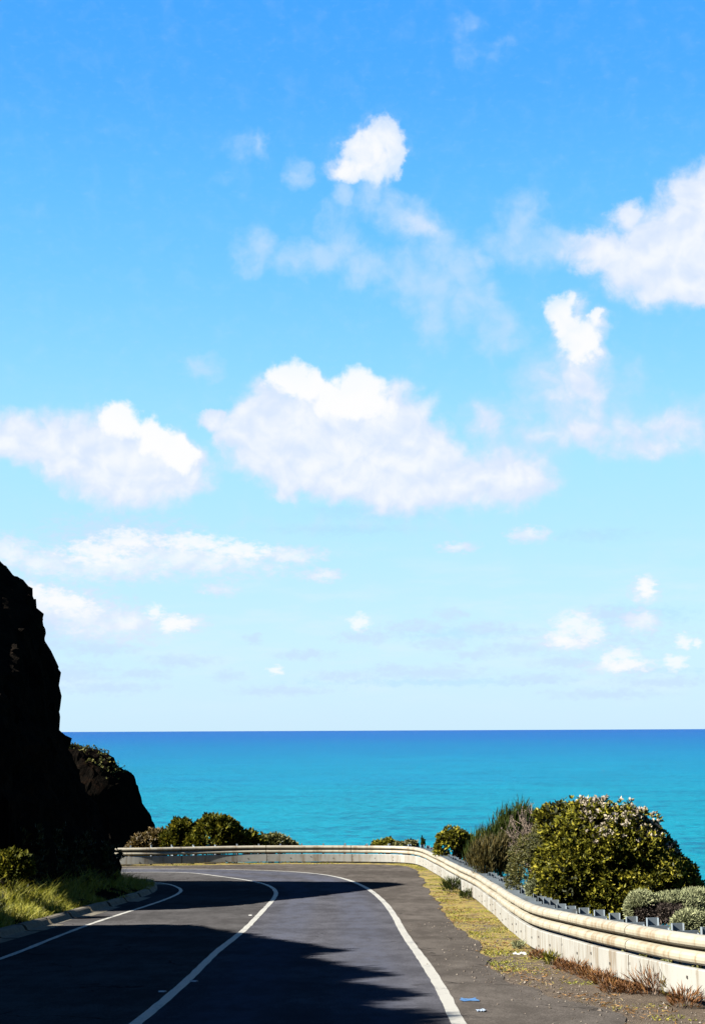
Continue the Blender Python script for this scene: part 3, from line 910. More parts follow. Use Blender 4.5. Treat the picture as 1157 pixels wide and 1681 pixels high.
def lobe_points(lobes, n, shell=(.8, 1.0), thr=-.15, freq=2.2, seed=0, upbias=.35, rough=.16):
    """points near the surface of a union of lobes, clumped, with gaps"""
    lobes = np.asarray(lobes, float)
    area = (lobes[:, 3] * lobes[:, 4] + lobes[:, 4] * lobes[:, 5] + lobes[:, 3] * lobes[:, 5])
    pick = rng.choice(len(lobes), n, p=area / area.sum())
    L = lobes[pick]
    d = unit(rng.normal(size=(n, 3))); 
    r = rng.uniform(shell[0], shell[1], n)[:, None]
    r = r * (1 + rough * fbm(d * 2.6 + pick[:, None] * 7.1, 3, seed)[:, None])
    p = L[:, :3] + d * L[:, 3:6] * r
    nrm = unit(d / L[:, 3:6])
    keep = np.ones(n, bool)
    for j, q in enumerate(lobes):
        inside = (((p - q[:3]) / (q[3:6] * .80)) ** 2).sum(1) < 1
        keep &= ~(inside & (pick != j))
    keep &= fbm(p * freq, 3, seed + 3) > thr
    keep &= d[:, 2] > -.55
    return p[keep], unit(nrm + np.array([0, 0, upbias]))[keep]


def branches(mb, root, tips, r0=.05, k=5, wig=.12):
    for t in tips:
        t = np.asarray(t, float); n = 7; s = np.linspace(0, 1, n)[:, None]
        P = root + (t - root) * s
        P[:, 2] += (np.sin(s[:, 0] * np.pi) * .15) * np.linalg.norm(t - root) * .5
        P[1:-1] += rng.normal(0, wig * np.linalg.norm(t - root) / n, (n - 2, 3))
        mb.tube(P, np.linspace(r0, r0 * .2, n), k)


WOOD = plain('grey_bark', (.06, .05, .042), .9, .1, .4, 12)
TWIG = plain('dry_twig', (.16, .125, .10), .9, .1, .35, 20)
LM = dict(
    glossy=leaf_mat('glossy_leaf', [(.15, (.006, .008, .001)), (.42, (.032, .036, .004)), (.68, (.125, .122, .012)), (1.0, (.30, .26, .03))], .5, .2, .05),
    dark=leaf_mat('coast_leaf', [(.15, (.010, .014, .002)), (.5, (.04, .045, .004)), (.8, (.10, .095, .008)), (1.0, (.19, .155, .015))], .6, .2, .04),
    brown=leaf_mat('brown_leaf', [(.15, (.02, .014, .005)), (.5, (.065, .045, .012)), (.85, (.13, .085, .018)), (1.0, (.14, .12, .02))], .6, .2, .2),
    mid=leaf_mat('tea_tree_leaf', [(.15, (.014, .018, .004)), (.5, (.045, .050, .010)), (.85, (.11, .105, .020)), (1.0, (.17, .12, .045))], .6, .2, .2),
    broom=leaf_mat('broom_stem', [(.15, (.006, .014, .005)), (.5, (.015, .026, .005)), (.85, (.044, .056, .009)), (1.0, (.10, .085, .012))], .7, .15, .03),
    rust=leaf_mat('rusty_needle', [(.15, (.014, .014, .004)), (.5, (.034, .032, .006)), (.85, (.075, .055, .009)), (1.0, (.12, .075, .012))], .7, .15, .15),
    grey=leaf_mat('grey_cushion', [(.15, (.06, .07, .036)), (.5, (.19, .21, .11)), (.85, (.29, .305, .165)), (1.0, (.34, .35, .20))], .8, .12, .1),
    greyb=leaf_mat('dead_cushion', [(.15, (.04, .032, .03)), (.5, (.075, .06, .052)), (.85, (.12, .095, .078)), (1.0, (.15, .13, .10))], .8, .1, .1),
    flower=leaf_mat('dry_flower', [(.1, (.16, .13, .09)), (.5, (.32, .275, .21)), (1.0, (.48, .43, .35))], .8, .2, .1),
    grass=leaf_mat('verge_grass', [(.1, (.06, .07, .006)), (.45, (.16, .17, .014)), (.8, (.29, .27, .024)), (1.0, (.40, .32, .08))], .6, .3, .2),
    straw=leaf_mat('dry_grass', [(.1, (.09, .075, .012)), (.45, (.17, .14, .03)), (.8, (.24, .18, .06)), (1.0, (.30, .24, .11))], .7, .25, .15),
    weed=leaf_mat('red_weed', [(.1, (.045, .018, .008)), (.5, (.11, .045, .014)), (.85, (.17, .08, .022)), (1.0, (.22, .14, .05))], .7, .2, .15),
    litter=leaf_mat('dead_leaf', [(.1, (.05, .025, .01)), (.5, (.13, .07, .025)), (.85, (.20, .12, .05)), (1.0, (.26, .19, .11))], .8, .1, .05),
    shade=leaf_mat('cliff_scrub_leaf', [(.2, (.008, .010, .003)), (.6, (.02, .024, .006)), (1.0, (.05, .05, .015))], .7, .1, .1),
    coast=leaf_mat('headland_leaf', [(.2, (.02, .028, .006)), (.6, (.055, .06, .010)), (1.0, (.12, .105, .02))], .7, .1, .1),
)


def lobes_px(spec, y):
    """lobes given by where they stand in view, at a real distance y: (u, v, radius u, radius v, dy, radius y)"""
    o = []
    for u, v, ru, rv, dy, ry in spec:
        p = at_depth(u, v, y + dy); k = (y + dy) / F_PX
        o.append((*p, ru * k, ry, rv * k))
    return np.array(o)


def shrub(name, label, cat, lobes, mat, n, per, ln, wd, spread=.9, thr=-.2, freq=2.4, seed=0, inner=.35, group=None, droop=0, foot=None, foot_z=None, rough=.16, shell=(.82, 1.0)):
    lobes = np.asarray(lobes, float)
    c = lobes[:, :3].mean(0); base = np.array([c[0], c[1], 0.0]) if foot is None else np.array([foot[0], foot[1], 0.0])
    base[2] = float(ground_z(base[0], base[1])[0])
    base[2] = min(base[2], (lobes[:, 2] - lobes[:, 5]).min() + .3)
    if foot_z is not None: base[2] = foot_z
    root = empty(name, base); tag(root, label, cat, group)
    mb = MB()
    p, a = lobe_points(lobes, n, shell, thr, freq, seed, rough=rough)
    mb.quads(rosettes(p, a, per, spread, ln, wd, droop=droop))
    pi, ai = lobe_points(lobes, int(n * inner), (.45, .8), -.6, freq, seed + 1)
    mb.quads(rosettes(pi, ai, max(3, per - 2), spread * 1.4, ln * 1.1, wd * 1.3))
    mb.build('foliage', mat, root)
    wb = MB()
    tips = [l[:3] + unit(rng.normal(size=3)) * l[3:6] * .6 for l in lobes for _ in range(4)]
    branches(wb, base - np.array([0, 0, .15]), tips, .035 + .01 * len(lobes) ** .5)
    wb.build('branches', WOOD, root)
    return root, p, a


# --- big shrub with pale flower heads on the right
YB = 30.0
big = lobes_px([(985, 1420, 95, 85, 0, 1.1), (1040, 1460, 90, 60, -.3, 1.0), (1095, 1455, 50, 45, .3, .8), (960, 1370, 65, 52, .4, .9), (1030, 1385, 60, 55, .6, .9),
                (1118, 1462, 32, 32, .5, .6), (940, 1450, 50, 50, -.6, .6), (985, 1485, 70, 30, -.8, .5), (1075, 1415, 38, 45, .8, .7), (925, 1350, 42, 32, .8, .6), (940, 1488, 40, 26, -.3, .5), (1030, 1490, 60, 26, -.5, .5)], YB)
root_big, bp, ba = shrub('coastal_shrub', 'big rounded glossy green shrub topped with pale flower heads behind the guardrail', 'shrub',
                         big, LM['glossy'], 15000, 9, .075, .036, .95, -.08, 2.1, 11, 1.0, rough=.34, shell=(.74, 1.06))
# pale flower heads along its upper edge
top = (bp[:, 2] > np.percentile(bp[:, 2], 66) - .30 * np.clip(bp[:, 0] - 5.6, 0, 3)) & (ba[:, 2] > .5) & (fbm(bp * 1.9, 2, 91) > -.22) & (bp[:, 0] > at_depth(950, 1330, YB)[0])
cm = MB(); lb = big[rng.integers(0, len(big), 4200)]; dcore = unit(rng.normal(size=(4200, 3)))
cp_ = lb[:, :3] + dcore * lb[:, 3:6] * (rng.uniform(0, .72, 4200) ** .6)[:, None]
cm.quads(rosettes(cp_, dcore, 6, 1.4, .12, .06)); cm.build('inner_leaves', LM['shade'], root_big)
fp = bp[top] + np.array([0, 0, .06]); sel = rng.random(len(fp)) < .6; fp = fp[sel]
fb_ = MB(); fb_.quads(rosettes(fp, np.tile([0, 0, 1.0], (len(fp), 1)), 14, 1.3, .055, .035)); fb_.build('flower_heads', LM['flower'], root_big)

# --- its neighbours
shrub('tea_tree', 'soft grey-green twiggy shrub on the left flank of the big flowering shrub', 'shrub',
      lobes_px([(880, 1420, 45, 50, 0, .6), (905, 1380, 34, 42, .3, .5), (860, 1440, 30, 34, -.3, .4), (915, 1440, 32, 40, -.2, .4)], 34.5), LM['mid'], 5200, 7, .05, .016, 1.1, -.25, 3, 23, .5)


def broom(name, label, c, n, h, spread, mat, seed, lean=(0, 0), width=.014):
    base = np.array([c[0], c[1], float(ground_z(c[0], c[1])[0]) if len(c) < 3 else c[2]])
    root = empty(name, base); tag(root, label, 'shrub')
    r = np.random.default_rng(seed)
    mb = MB(); qs = []
    for i in range(n):
        th = r.uniform(0, 2 * np.pi); ra = r.uniform(0, 1) ** .6
        d0 = unit(np.array([math.cos(th) * ra * spread + lean[0], math.sin(th) * ra * spread + lean[1], 1.0]))
        L = h * r.uniform(.45, 1.0) * (1 - .25 * ra)
        st = base + np.array([math.cos(th) * ra * spread * .45, math.sin(th) * ra * spread * .45, 0])
        tip = st + d0 * L
        k = 15
        s = r.uniform(.25, 1.0, k)[:, None]
        pc = st + (tip - st) * s
        dd = unit(d0 + unit(r.normal(size=(k, 3))) * .38)
        qs.append(leaves(pc, dd, r.uniform(.16, .34, k) * h / 1.6, width * (1 + .4 * r.random(k)), r))
    mb.quads(np.vstack(qs)); mb.build('stems', mat, root)
    wb = MB(); branches(wb, base - np.array([0, 0, .1]), [base + np.array([r.normal(0, spread * h * .3), r.normal(0, spread * h * .3), h * .7]) for _ in range(7)], .03)
    wb.build('branches', WOOD, root)
    return root


def feather(name, label, spec, y, mat, n, ln, wd, lean, seed):
    """a shrub of fine upright shoots: all lean the same way"""
    lobes = lobes_px(spec, y); c = lobes[:, :3].mean(0)
    base = np.array([c[0], c[1], min(float(ground_z(c[0], c[1])[0]), (lobes[:, 2] - lobes[:, 5]).min() + .2)])
    root = empty(name, base); tag(root, label, 'shrub')
    p1, a1 = lobe_points(lobes, n, (.35, 1.05), -.30, 2.6, seed, .3, .30)
    d = unit(np.array([lean[0], lean[1], 1.0]) + a1 * .35)
    cc = np.repeat(p1, 5, 0); dd = unit(np.repeat(d, 5, 0) + rng.normal(0, .20, (len(p1) * 5, 3)))
    cc = cc + rng.normal(0, ln * .15, cc.shape)
    mb = MB(); mb.quads(leaves(cc, dd, ln * rng.uniform(.5, 1.3, len(cc)), wd)); mb.build('shoots', mat, root)
    wb = MB(); branches(wb, base - np.array([0, 0, .1]), [l[:3] + rng.normal(0, .15, 3) for l in lobes for _ in range(4)], .03); wb.build('branches', WOOD, root)


feather('broom_shrub', 'tall dark green feathery broom shrub leaning right behind the guardrail',
        [(806, 1400, 26, 28, 0, .5), (834, 1382, 26, 36, .2, .5), (858, 1366, 20, 30, .3, .4), (850, 1405, 34, 36, 0, .5), (790, 1414, 22, 24, .2, .4), (875, 1395, 22, 40, .4, .4)], 46.5, LM['broom'], 5200, .44, .022, (.28, 0), 3)
feather('broom_shrub', 'low rust-tinged feathery shrub in front of the dark broom',
        [(804, 1412, 30, 26, 0, .5), (786, 1418, 16, 14, .2, .4), (822, 1408, 20, 24, .1, .4), (812, 1430, 28, 16, 0, .4)], 45, LM['rust'], 2600, .32, .020, (.05, 0), 5)

# bare twiggy shrub between the broom and the flowering shrub
def bare_shrub():
    base = at_depth(880, 1428, 38); base[2] -= .2
    root = empty('bare_shrub', base); tag(root, 'grey leafless twiggy shrub poking up beside the flowering shrub', 'shrub')
    mb = MB(); lf = []
    for i in range(60):
        u = rng.uniform(832, 912); v = 1312 + abs(u - 868) * .9 + rng.uniform(0, 55)
        t = at_depth(u, v, 38 + rng.normal(0, .35))
        n = 8; s = np.linspace(0, 1, n)[:, None]
        P = base + (t - base) * s; P[1:-1] += rng.normal(0, .05, (n - 2, 3)); P[-1] += rng.normal(0, .04, 3)
        mb.tube(P, np.linspace(.016, .005, n), 4)
        for j in range(7):
            k = rng.integers(3, n); d = unit((P[min(k, n - 1)] - P[k - 1]) + rng.normal(0, .13, 3))
            e = P[k - 1] + d * rng.uniform(.12, .34)
            m_ = (P[k - 1] + e) / 2 + rng.normal(0, .02, 3)
            mb.tube(np.stack([P[k - 1], m_, e]), [.007, .005, .003], 3)
            lf.append(e)
    mb.build('branches', TWIG, root)
    lf = np.array(lf); fm = MB(); fm.quads(rosettes(lf, np.tile([0, 0, 1.0], (len(lf), 1)), 5, 1.2, .035, .02)); fm.build('dry_leaves', LM['greyb'], root)


bare_shrub()
shrub('coast_bush', 'small yellow-green bush left of the dark broom shrub', 'shrub',
      lobes_px([(740, 1384, 22, 24, 0, .6), (764, 1394, 20, 22, .2, .5), (727, 1397, 14, 16, 0, .4), (752, 1374, 14, 14, .2, .4), (785, 1400, 16, 18, .3, .5)], 60.0), LM['glossy'], 3000, 8, .09, .05, .95, -.2, 2.2, 31)


def cushion(label, lobes, seed, dead=0.3, n=5200, ln=.055, group=None):
    lobes = np.asarray(lobes, float); c = lobes[:, :3].mean(0)
    base = np.array([c[0], c[1], (lobes[:, 2] - lobes[:, 5]).min()])
    root = empty('cushion_bush', base); tag(root, label, 'cushion bush', group)
    p, a = lobe_points(lobes, n, (.9, 1.02), -.75, 3, seed, .5, .10)
    low = (fbm(p * 2.6, 2, seed + 9) < -.25 + dead) & (p[:, 2] < np.percentile(p[:, 2], 70))
    mb = MB(); mb.quads(rosettes(p[~low], a[~low], 9, .75, ln, .013)); mb.build('foliage', LM['grey'], root)
    mb = MB(); q = p[low] - a[low] * .03
    if len(q): mb.quads(rosettes(q, a[low], 9, 1.0, ln, .012)); mb.build('dead_twigs', LM['greyb'], root)
    wb = MB(); branches(wb, base - np.array([0, 0, .1]), [l[:3] + unit(rng.normal(size=3)) * l[3:6] * .7 for l in lobes for _ in range(5)], .02); wb.build('branches', WOOD, root)


GC = 'grey-green cushion bushes behind the guardrail'
cushion('wide grey-green cushion bush with a brown dead side at the right end of the view', lobes_px([(1110, 1498, 50, 26, 0, .4), (1145, 1490, 34, 24, .2, .35)], 22.5), 41, .30, 6500, group=GC)
cushion('round grey-green cushion bush at the foot of the big flowering shrub', lobes_px([(1054, 1496, 22, 26, 0, .24)], 22.5), 42, .05, 3600, group=GC)
cushion('small grey-green cushion bush lowest and nearest above the rail', lobes_px([(1132, 1520, 24, 18, 0, .2), (1157, 1522, 16, 16, 0, .2)], 20.8), 43, .1, 3000, group=GC)
cushion('pale grey cushion bush in the gap left of the big flowering shrub', lobes_px([(893, 1460, 26, 20, 0, .3)], 31), 44, 0, 2400, group=GC)

# --- shrubs beyond the far guardrail
YF = 74.0
shrub('coast_bush', 'brownish olive bush at the left end of the far guardrail', 'shrub',
      lobes_px([(238, 1388, 20, 16, 0, .9), (262, 1384, 18, 18, .4, .8), (225, 1394, 14, 12, -.4, .6), (278, 1388, 16, 16, 0, .7), (250, 1376, 10, 10, .2, .5)], YF), LM['brown'], 2300, 7, .16, .08, 1.0, -.2, 1.2, 61, rough=.36)
shrub('coast_bush', 'dark green spiky-topped bush between the brown bush and the round bush', 'shrub',
      lobes_px([(298, 1372, 18, 22, .2, .9), (282, 1388, 20, 18, 0, .8), (310, 1388, 18, 18, 0, .8)], YF), LM['dark'], 2600, 7, .17, .09, 1.0, -.18, 1.2, 62, rough=.42)
shrub('coast_bush', 'largest round dark green bush beyond the far guardrail', 'shrub',
      lobes_px([(355, 1372, 38, 30, 0, 1.3), (385, 1382, 32, 24, .3, 1.1), (335, 1386, 28, 20, -.3, 1.0), (408, 1388, 22, 16, .3, .8), (345, 1362, 16, 18, .2, .6), (372, 1360, 14, 14, 0, .6), (322, 1378, 18, 18, 0, .7)], YF), LM['dark'], 4600, 8, .17, .09, .95, -.14, 1.3, 63, rough=.34)
shrub('coast_bush', 'low flat yellow-green bush right of the round dark bush', 'shrub',
      lobes_px([(438, 1386, 32, 14, 0, .9), (462, 1390, 24, 10, .3, .8), (425, 1392, 26, 12, -.2, .8)], YF + 1.5), LM['mid'], 2600, 7, .14, .07, 1.0, -.2, 1.3, 64, rough=.36)
shrub('coast_bush', 'tiny bush showing over the middle of the far guardrail', 'shrub',
      lobes_px([(623, 1390, 12, 6, 0, .6), (637, 1386, 6, 7, .2, .4)], 72.5), LM['glossy'], 500, 7, .13, .07, 1.0, -.2, 1.4, 65)
shrub('coast_bush', 'tiny bush above the bend of the guardrail', 'shrub',
      lobes_px([(656, 1391, 16, 5, 0, .6), (674, 1389, 9, 6, .2, .4)], 72.5), LM['mid'], 500, 7, .13, .07, 1.0, -.2, 1.4, 66)
p = at_depth(694, 1396, 71)
broom('sapling', 'thin single upright sapling above the bend of the guardrail', (p[0], p[1], p[2]), 16, .75, .12, LM['broom'], 9, width=.05)

# --- small plants at the foot of the guardrail
def tuft(name, label, cat, uv, h, n, mat, spread=.7, width=.012, seed=1, group=None):
    c = gp(*uv); base = np.array([c[0], c[1], float(G(c[1]))]); r = np.random.default_rng(seed)
    root = empty(name, base); tag(root, label, cat, group)
    th = r.uniform(0, 2 * np.pi, n); ra = r.uniform(0, 1, n) ** .5
    st = base + np.stack([np.cos(th) * ra * h * spread * .5, np.sin(th) * ra * h * spread * .5, r.uniform(0, .5, n) * h], 1)
    d = unit(np.stack([np.cos(th) * ra * spread, np.sin(th) * ra * spread, np.ones(n)], 1) + r.normal(0, .35, (n, 3)))
    mb = MB(); mb.quads(leaves(st, d, h * r.uniform(.25, .6, n), width, r)); mb.build('leaves', mat, root)
    wb = MB(); branches(wb, base - np.array([0, 0, .03]), [base + np.array([r.normal(0, h * spread * .25), r.normal(0, h * spread * .25), h * .6]) for _ in range(9)], .006, 3); wb.build('stems', TWIG, root)


tuft('verge_plant', 'dark green bristly plant on the verge near the bend', 'plant', (741, 1466), .62, 420, LM['broom'], .75, .02, 1)
tuft('verge_plant', 'second low dark plant hugging the foot of the rail past the bend', 'plant', (768, 1478), .42, 300, LM['broom'], .9, .018, 2)
tuft('verge_plant', 'small pale green tuft at the foot of the rail where it swings right', 'plant', (852, 1560), .22, 300, LM['grey'], .9, .01, 3)
tuft('weed', 'straggly green weed standing against the rub rail', 'weed', (905, 1586), .30, 120, LM['glossy'], .5, .016, 4)
for i, (u, v, h, lab) in enumerate([(884, 1576, .22, 'brown dry weed nearest the white paper scrap'), (945, 1602, .30, 'reddish dry weed left of the broad weed patch'), (968, 1612, .26, 'low reddish weed trailing over the gravel'),
                                    (1006, 1632, .24, 'matted red-brown weed out on the gravel'), (1072, 1637, .44, 'tall red-brown weed against the nearest rub rail'), (1101, 1640, .34, 'thin seeding stalks at the right of the tall red weed'),
                                    (925, 1594, .22, 'short brown weed tucked against the rub rail before the broad patch'), (988, 1618, .26, 'ragged orange weed in the middle of the broad patch'), (1035, 1634, .22, 'flat brown weed between the matted weed and the tall red one'), (1125, 1656, .30, 'bristly brown weed at the right edge of the view')]):
    tuft('weed', lab, 'weed', (u, v), h, 260, LM['weed'] if i != 5 else LM['straw'], 1.1 if i != 5 else .4, .012, 20 + i, 'dry weeds along the foot of the guardrail')


# --- grasses
def blades(cent, h, mat, name, lean=.35, width=.008, wind=(.25, .1)):
    k = len(cent); th = rng.uniform(0, 2 * np.pi, k)
    d = np.stack([np.cos(th) * lean + wind[0], np.sin(th) * lean + wind[1], np.ones(k)], 1) + rng.normal(0, .12, (k, 3)); d = unit(d)
    side = unit(np.cross(d, unit(rng.normal(size=(k, 3))))) * (width / 2)
    h = np.broadcast_to(h, (k,))[:, None] * rng.uniform(.5, 1.15, (k, 1))
    m1 = cent + d * h * .5; tip = m1 + unit(d + np.stack([np.cos(th), np.sin(th), -np.ones(k)], 1) * .35) * h * .5
    v = np.stack([cent - side, cent + side, m1 + side * .8, m1 - side * .8, tip], 1)
    i = np.arange(k)[:, None] * 5
    f = np.vstack([np.hstack([i, i + 1, i + 2, i + 3])]).tolist() + np.hstack([i + 3, i + 2, i + 4]).tolist()
    mb = MB(); mb.add(v.reshape(-1, 3), f)
    return mb.build(name, mat)


def verge_surface(x, y):
    d = -signed_dist(x, y, k_line[::2])
    return d, G(y) + .12 + np.clip(d - .25, 0, 2.5) * .28 * np.clip((53 - y) / 6, .3, 1)


def left_grass():
    n = 26000
    y = rng.uniform(17, 56.5, n); kx = np.interp(y, k_line[:, 1][k_line[:, 1] < 57], k_line[:, 0][k_line[:, 1] < 57])
    x = kx - np.interp(y, [42, 45], [.26, .02]) - rng.uniform(0, 1, n) ** 1.3 * 2.2
    d, z = verge_surface(x, y)
    P = np.stack([x, y, z], 1)
    clump = fbm(P * np.array([1.2, .9, 0]), 3, 71)
    keep = (clump > -.16)
    P = P[keep]; cl = clump[keep]
    h = np.clip(.18 + .65 * (cl + .25), .10, .65) * np.clip(.5 + (d[keep] - .25) * .9, .4, 1.3)
    stuff(blades(P - np.array([0, 0, .03]), h, LM['grass'], 'grass', .4, .013), 'long yellow-green grass on the left verge under the cliff', 'grass')
    # taller seeding tussock
    t = []
    for (u, v, k, hh) in [(62, 1478, 700, .8), (88, 1470, 600, .75), (40, 1490, 500, .7), (120, 1478, 300, .5)]:
        c = gp(u, v); c = c + np.array([-.35, 0]); q = np.stack([c[0] + rng.normal(0, .22, k), c[1] + rng.normal(0, .35, k)], 1)
        dd, z = verge_surface(q[:, 0], q[:, 1]); t.append(np.concatenate([q, z[:, None]], 1))
    t = np.vstack(t)
    stuff(blades(t, .95, LM['straw'], 'tall_grass', .28, .014, (.2, 0)), 'tall straw-coloured tussock grass on the left verge', 'grass')


left_grass()


def right_grass():
    n = 60000
    A = resample(a_line, n=600); i = rng.integers(0, 600, n)
    Fd = resample(f_line, n=900)
    N = normals2d(A); off = rng.uniform(.05, 2.2, n)
    q = A[i] + N[i] * off[:, None]
    df = signed_dist(q[:, 0], q[:, 1], f_line[::4])
    P3 = np.stack([q[:, 0], q[:, 1], q[:, 0] * 0], 1)
    cl = fbm(P3 * .9, 4, 81) + np.interp(q[:, 1], [17, 22, 27, 60], [-.30, -.16, .12, .05]) + np.clip(df + .7, -1, .5) * .25
    keep = (df < .3) & (q[:, 1] > 12) & (q[:, 1] < 70) & (cl > .02)
    P = np.concatenate([q[keep], G(q[keep][:, 1])[:, None]], 1)
    h = np.clip(.03 + cl[keep] * .14, .02, .10)
    stuff(blades(P, h, LM['grass'], 'verge_turf', .9, .012, (.1, 0)), 'short yellow-green turf between the asphalt and the guardrail', 'grass')
    n = 9000
    i = rng.integers(0, 600, n); q = A[i] + N[i] * rng.uniform(0, 1.6, n)[:, None]
    df = signed_dist(q[:, 0], q[:, 1], f_line[::4])
    P3 = np.stack([q[:, 0], q[:, 1], q[:, 0] * 0], 1); cl = fbm(P3 * 1.3, 3, 83)
    keep = (df < .25) & (q[:, 1] > 12) & (q[:, 1] < 40) & (cl > .0)
    P = np.concatenate([q[keep], G(q[keep][:, 1])[:, None]], 1)
    stuff(blades(P, .09, LM['straw'], 'dry_grass', 1.6, .007, (.2, -.2)), 'flattened straw-coloured dead grass on the right verge', 'grass')


right_grass()


def leaf_litter():
    n = 16000; A = resample(a_line, n=600); i = rng.integers(0, 600, n); N = normals2d(A)
    q = A[i] + N[i] * np.abs(rng.normal(0, 1.1, n))[:, None] + rng.normal(0, .05, (n, 2))
    df = signed_dist(q[:, 0], q[:, 1], f_line[::4]); P3 = np.stack([q[:, 0], q[:, 1], q[:, 0] * 0], 1)
    k = (q[:, 1] > 13) & (q[:, 1] < 50) & (df < .35) & (fbm(P3 * 1.1, 3, 141) > -.05); q = q[k]
    P = np.concatenate([q, (G(q[:, 1]) + .012)[:, None]], 1)
    d = unit(np.concatenate([rng.normal(size=(len(q), 2)), rng.uniform(.0, .35, (len(q), 1))], 1))
    mb = MB(); mb.quads(leaves(P, d, rng.uniform(.03, .10, len(q)), rng.uniform(.008, .022, len(q))))
    stuff(mb.build('leaf_litter', LM['litter']), 'orange-brown leaf litter and dead stalks along the guardrail verge', 'litter')


leaf_litter()


def gravel():
    n = 9000
    A = resample(a_line, n=600); i = rng.integers(0, 600, n); N = normals2d(A)
    q = A[i] + N[i] * (rng.normal(.35, .5, n))[:, None]
    df = signed_dist(q[:, 0], q[:, 1], f_line[::4]); keep = (q[:, 1] > 13) & (q[:, 1] < 36) & (df < .4); q = q[keep]
    k = len(q); r = np.exp(rng.normal(math.log(.010), .45, k))
    oct_ = np.array([(1, 0, 0), (0, 1, 0), (-1, 0, 0), (0, -1, 0), (0, 0, .8), (0, 0, -.6)], float)
    f0 = [(0, 1, 4), (1, 2, 4), (2, 3, 4), (3, 0, 4), (1, 0, 5), (2, 1, 5), (3, 2, 5), (0, 3, 5)]
    V = oct_[None] * r[:, None, None] * rng.uniform(.6, 1.3, (k, 6, 1)) + np.concatenate([q, (G(q[:, 1]) + .012)[:, None]], 1)[:, None]
    mb = MB(); F = (np.array(f0)[None] + np.arange(k)[:, None, None] * 6).reshape(-1, 3).tolist(); mb.add(V.reshape(-1, 3), F)
    M = NT('gravel_stone'); g = M.n('ShaderNodeNewGeometry')
    M.set(col=M.ramp(g.outputs['Random Per Island'], [(0, (.05, .04, .032)), (.6, (.10, .085, .07)), (1, (.17, .15, .125))]), rough=.9, spec=.1)
    stuff(mb.build('gravel', M.m), 'loose brown gravel along the edge of the shoulder', 'gravel')


gravel()


# shrub on the left verge, lit by the gap in the cliff
p = at_depth(20, 1418, 38.0)
lob = np.array([(p[0], 38.0, p[2] - .1, .5, .5, .4), (p[0] - .35, 38.2, p[2] - .15, .4, .4, .38)])
shrub('verge_shrub', 'leafy yellow-green shrub on the left verge at the foot of the cliff', 'shrub', lob, LM['dark'], 800, 7, .10, .055, 1.0, -.2, 2, 95, foot=(p[0] - .1, 38.0), foot_z=float(verge_surface(np.array([p[0] - .1]), np.array([38.0]))[1][0]))


def bank_scrub():
    Fd = resample(f_line, n=700); N = normals2d(Fd); n = 9000
    i = rng.integers(0, 700, n); off = rng.uniform(.75, 4.2, n); q = Fd[i] + N[i] * off[:, None]
    k = (q[:, 1] > 16) & (q[:, 1] < 72) & (q[:, 0] > -9); q = q[k]
    z = ground_z(q[:, 0], q[:, 1]); P = np.concatenate([q, z[:, None]], 1)
    cl = fbm(P * .9, 3, 131); k = cl > -.12; P = P[k]; P[:, 2] += rng.uniform(0, .22, len(P)) * np.clip(cl[k] + .4, .2, 1)
    mb = MB(); mb.quads(rosettes(P, unit(np.array([0, 0, 1.0]) + rng.normal(0, .35, P.shape)), 7, 1.0, .085, .04))
    stuff(mb.build('ground_cover', LM['mid']), 'low mixed ground cover on the bank behind the guardrail', 'ground cover')


bank_scrub()


def scrub(name, label, pts, nrm, mat, per, ln, wd):
    mb = MB(); mb.quads(rosettes(pts, nrm, per, 1.1, ln, wd)); return stuff(mb.build(name, mat), label, 'scrub')


# scrub clinging to the crest and the foot of the cliff
def cliff_scrub():
    V = CV.reshape(-1, 3); dc = CDC.ravel(); d = CD.ravel()
    n = fbm(V * .8, 3, 101)
    crest = (d > 1.2) & (n > .05) & (V[:, 1] > 10) & (V[:, 0] > -20) & (((dc > 2.4) & (V[:, 1] < 36)) | (dc < .5))
    i = np.where(crest)[0]; i = rng.choice(i, min(5200, len(i)), replace=False)
    P = V[i] + rng.normal(0, .06, (len(i), 3)) + np.array([.05, 0, .03])
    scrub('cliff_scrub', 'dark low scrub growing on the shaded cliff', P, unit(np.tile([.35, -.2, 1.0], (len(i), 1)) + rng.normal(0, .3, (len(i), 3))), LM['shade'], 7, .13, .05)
    V = HV.reshape(-1, 3); n = fbm(V * .5, 3, 103)
    k = (V[:, 1] > 83.2) & (V[:, 1] < 92) & (V[:, 0] > -22) & (V[:, 0] < -13.6) & (V[:, 2] > -5) & (n > -.05)
    i = np.where(k)[0]; i = rng.choice(i, min(550, len(i)), replace=False)
    P = V[i] + rng.normal(0, .1, (len(i), 3))
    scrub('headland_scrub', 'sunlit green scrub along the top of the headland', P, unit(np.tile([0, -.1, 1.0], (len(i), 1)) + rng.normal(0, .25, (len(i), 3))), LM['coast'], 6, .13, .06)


cliff_scrub()

# ------------------------------------------------------------------ road studs and litter
STUD = plain('stud_plastic', (.42, .42, .40), .4, .5, .1)
STUDB = plain('stud_base', (.10, .10, .10), .7, .3, .2)


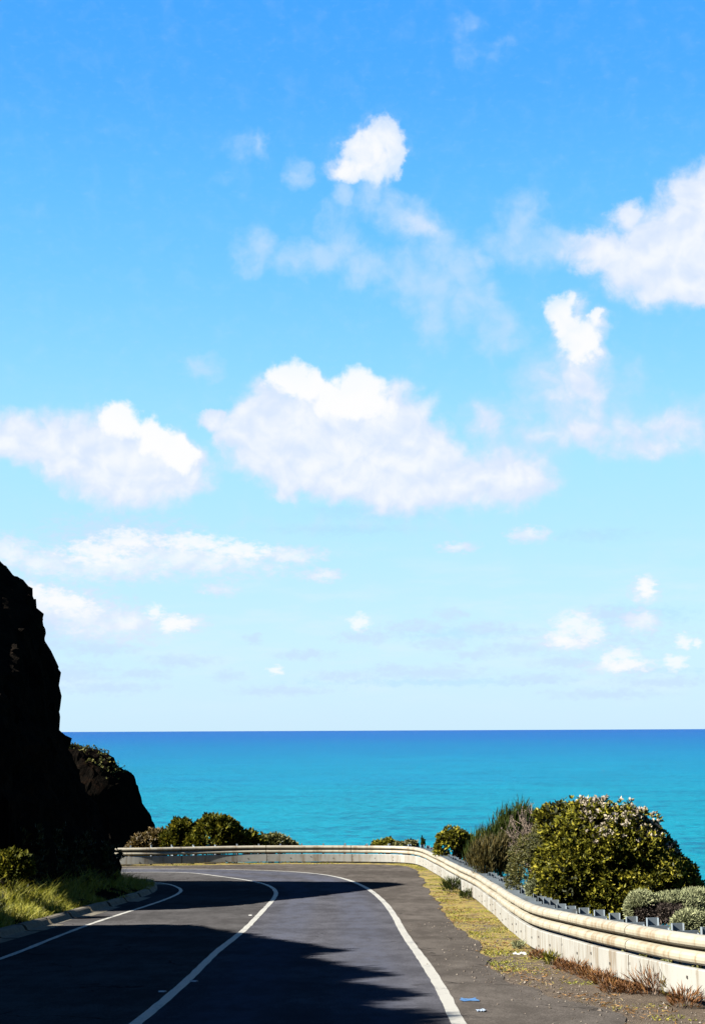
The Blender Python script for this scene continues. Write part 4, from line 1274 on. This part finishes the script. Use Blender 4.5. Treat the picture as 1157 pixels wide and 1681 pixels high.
def stud(uv, label):
    c = gp(*uv); o = empty('road_stud', (c[0], c[1], float(G(c[1])) + .008)); tag(o, label, 'road stud', 'reflective studs beside the centre line')
    b = MB(); z0 = float(G(c[1])) + .008
    # a bevelled low wedge
    h = .014; w, l = .058, .045
    V = np.array([(-w, -l, 0), (w, -l, 0), (w, l, 0), (-w, l, 0), (-w * .8, -l * .45, h), (w * .8, -l * .45, h), (w * .8, l * .45, h), (-w * .8, l * .45, h)]) + [c[0], c[1], z0]
    b.add(V, [(0, 1, 5, 4), (1, 2, 6, 5), (2, 3, 7, 6), (3, 0, 4, 7), (4, 5, 6, 7)]); b.build('body', STUDB, o)
    f = MB(); q = np.array([V[0] * .85 + V[1] * .15, V[1] * .85 + V[0] * .15, V[5] * .9 + V[4] * .1, V[4] * .9 + V[5] * .1]) + [0, -.004, .004]
    f.add(q, [(0, 1, 2, 3)]); f.build('reflector', STUD, o)


stud((266, 1630), 'white reflective road stud nearest the camera, left of the centre line')
stud((318, 1613), 'faint road stud just right of the centre line')
stud((411, 1504), 'distant white road stud in the sunlit strip left of the centre line')


def scrap(name, label, cat, uv, pts, col, seed, rough=.5, h=.03):
    c = gp(*uv); r = np.random.default_rng(seed); z = float(G(c[1])) + .014
    # crumpled sheet with thickness
    n = 9; g = np.linspace(-1, 1, n); X, Y = np.meshgrid(g, g, indexing='ij')
    sx, sy = pts
    P = np.stack([X * sx * (1 + .15 * np.sin(Y * 3 + seed)), Y * sy * (1 + .2 * np.cos(X * 4 + seed)), np.abs(fbm(np.stack([X.ravel() * 1.6, Y.ravel() * 1.6, X.ravel() * 0], 1), 3, seed)).reshape(n, n) * h], -1)
    P[..., 2] += G(P[..., 1] + c[1]) - G(c[1])
    P = P + np.array([c[0], c[1], z])
    mb = MB(); mb.grid(P); lo = P - np.array([0, 0, .003]); mb.grid(lo[::-1])
    tag(mb.build(name, plain(name + '_surface', col, rough, .4, .25, 6)), label, cat)


scrap('plastic_scrap', 'torn blue plastic scrap lying on the asphalt shoulder', 'litter', (770, 1644), (.105, .16), (.03, .09, .22), 3, .35, .02)
scrap('plastic_scrap', 'smaller pale blue scrap just below the torn blue one', 'litter', (790, 1662), (.05, .09), (.22, .26, .32), 5, .35, .02)
scrap('paper_scrap', 'crumpled white paper scrap on the gravel by the rail', 'litter', (853, 1568), (.11, .22), (.30, .30, .29), 8, .8, .05)
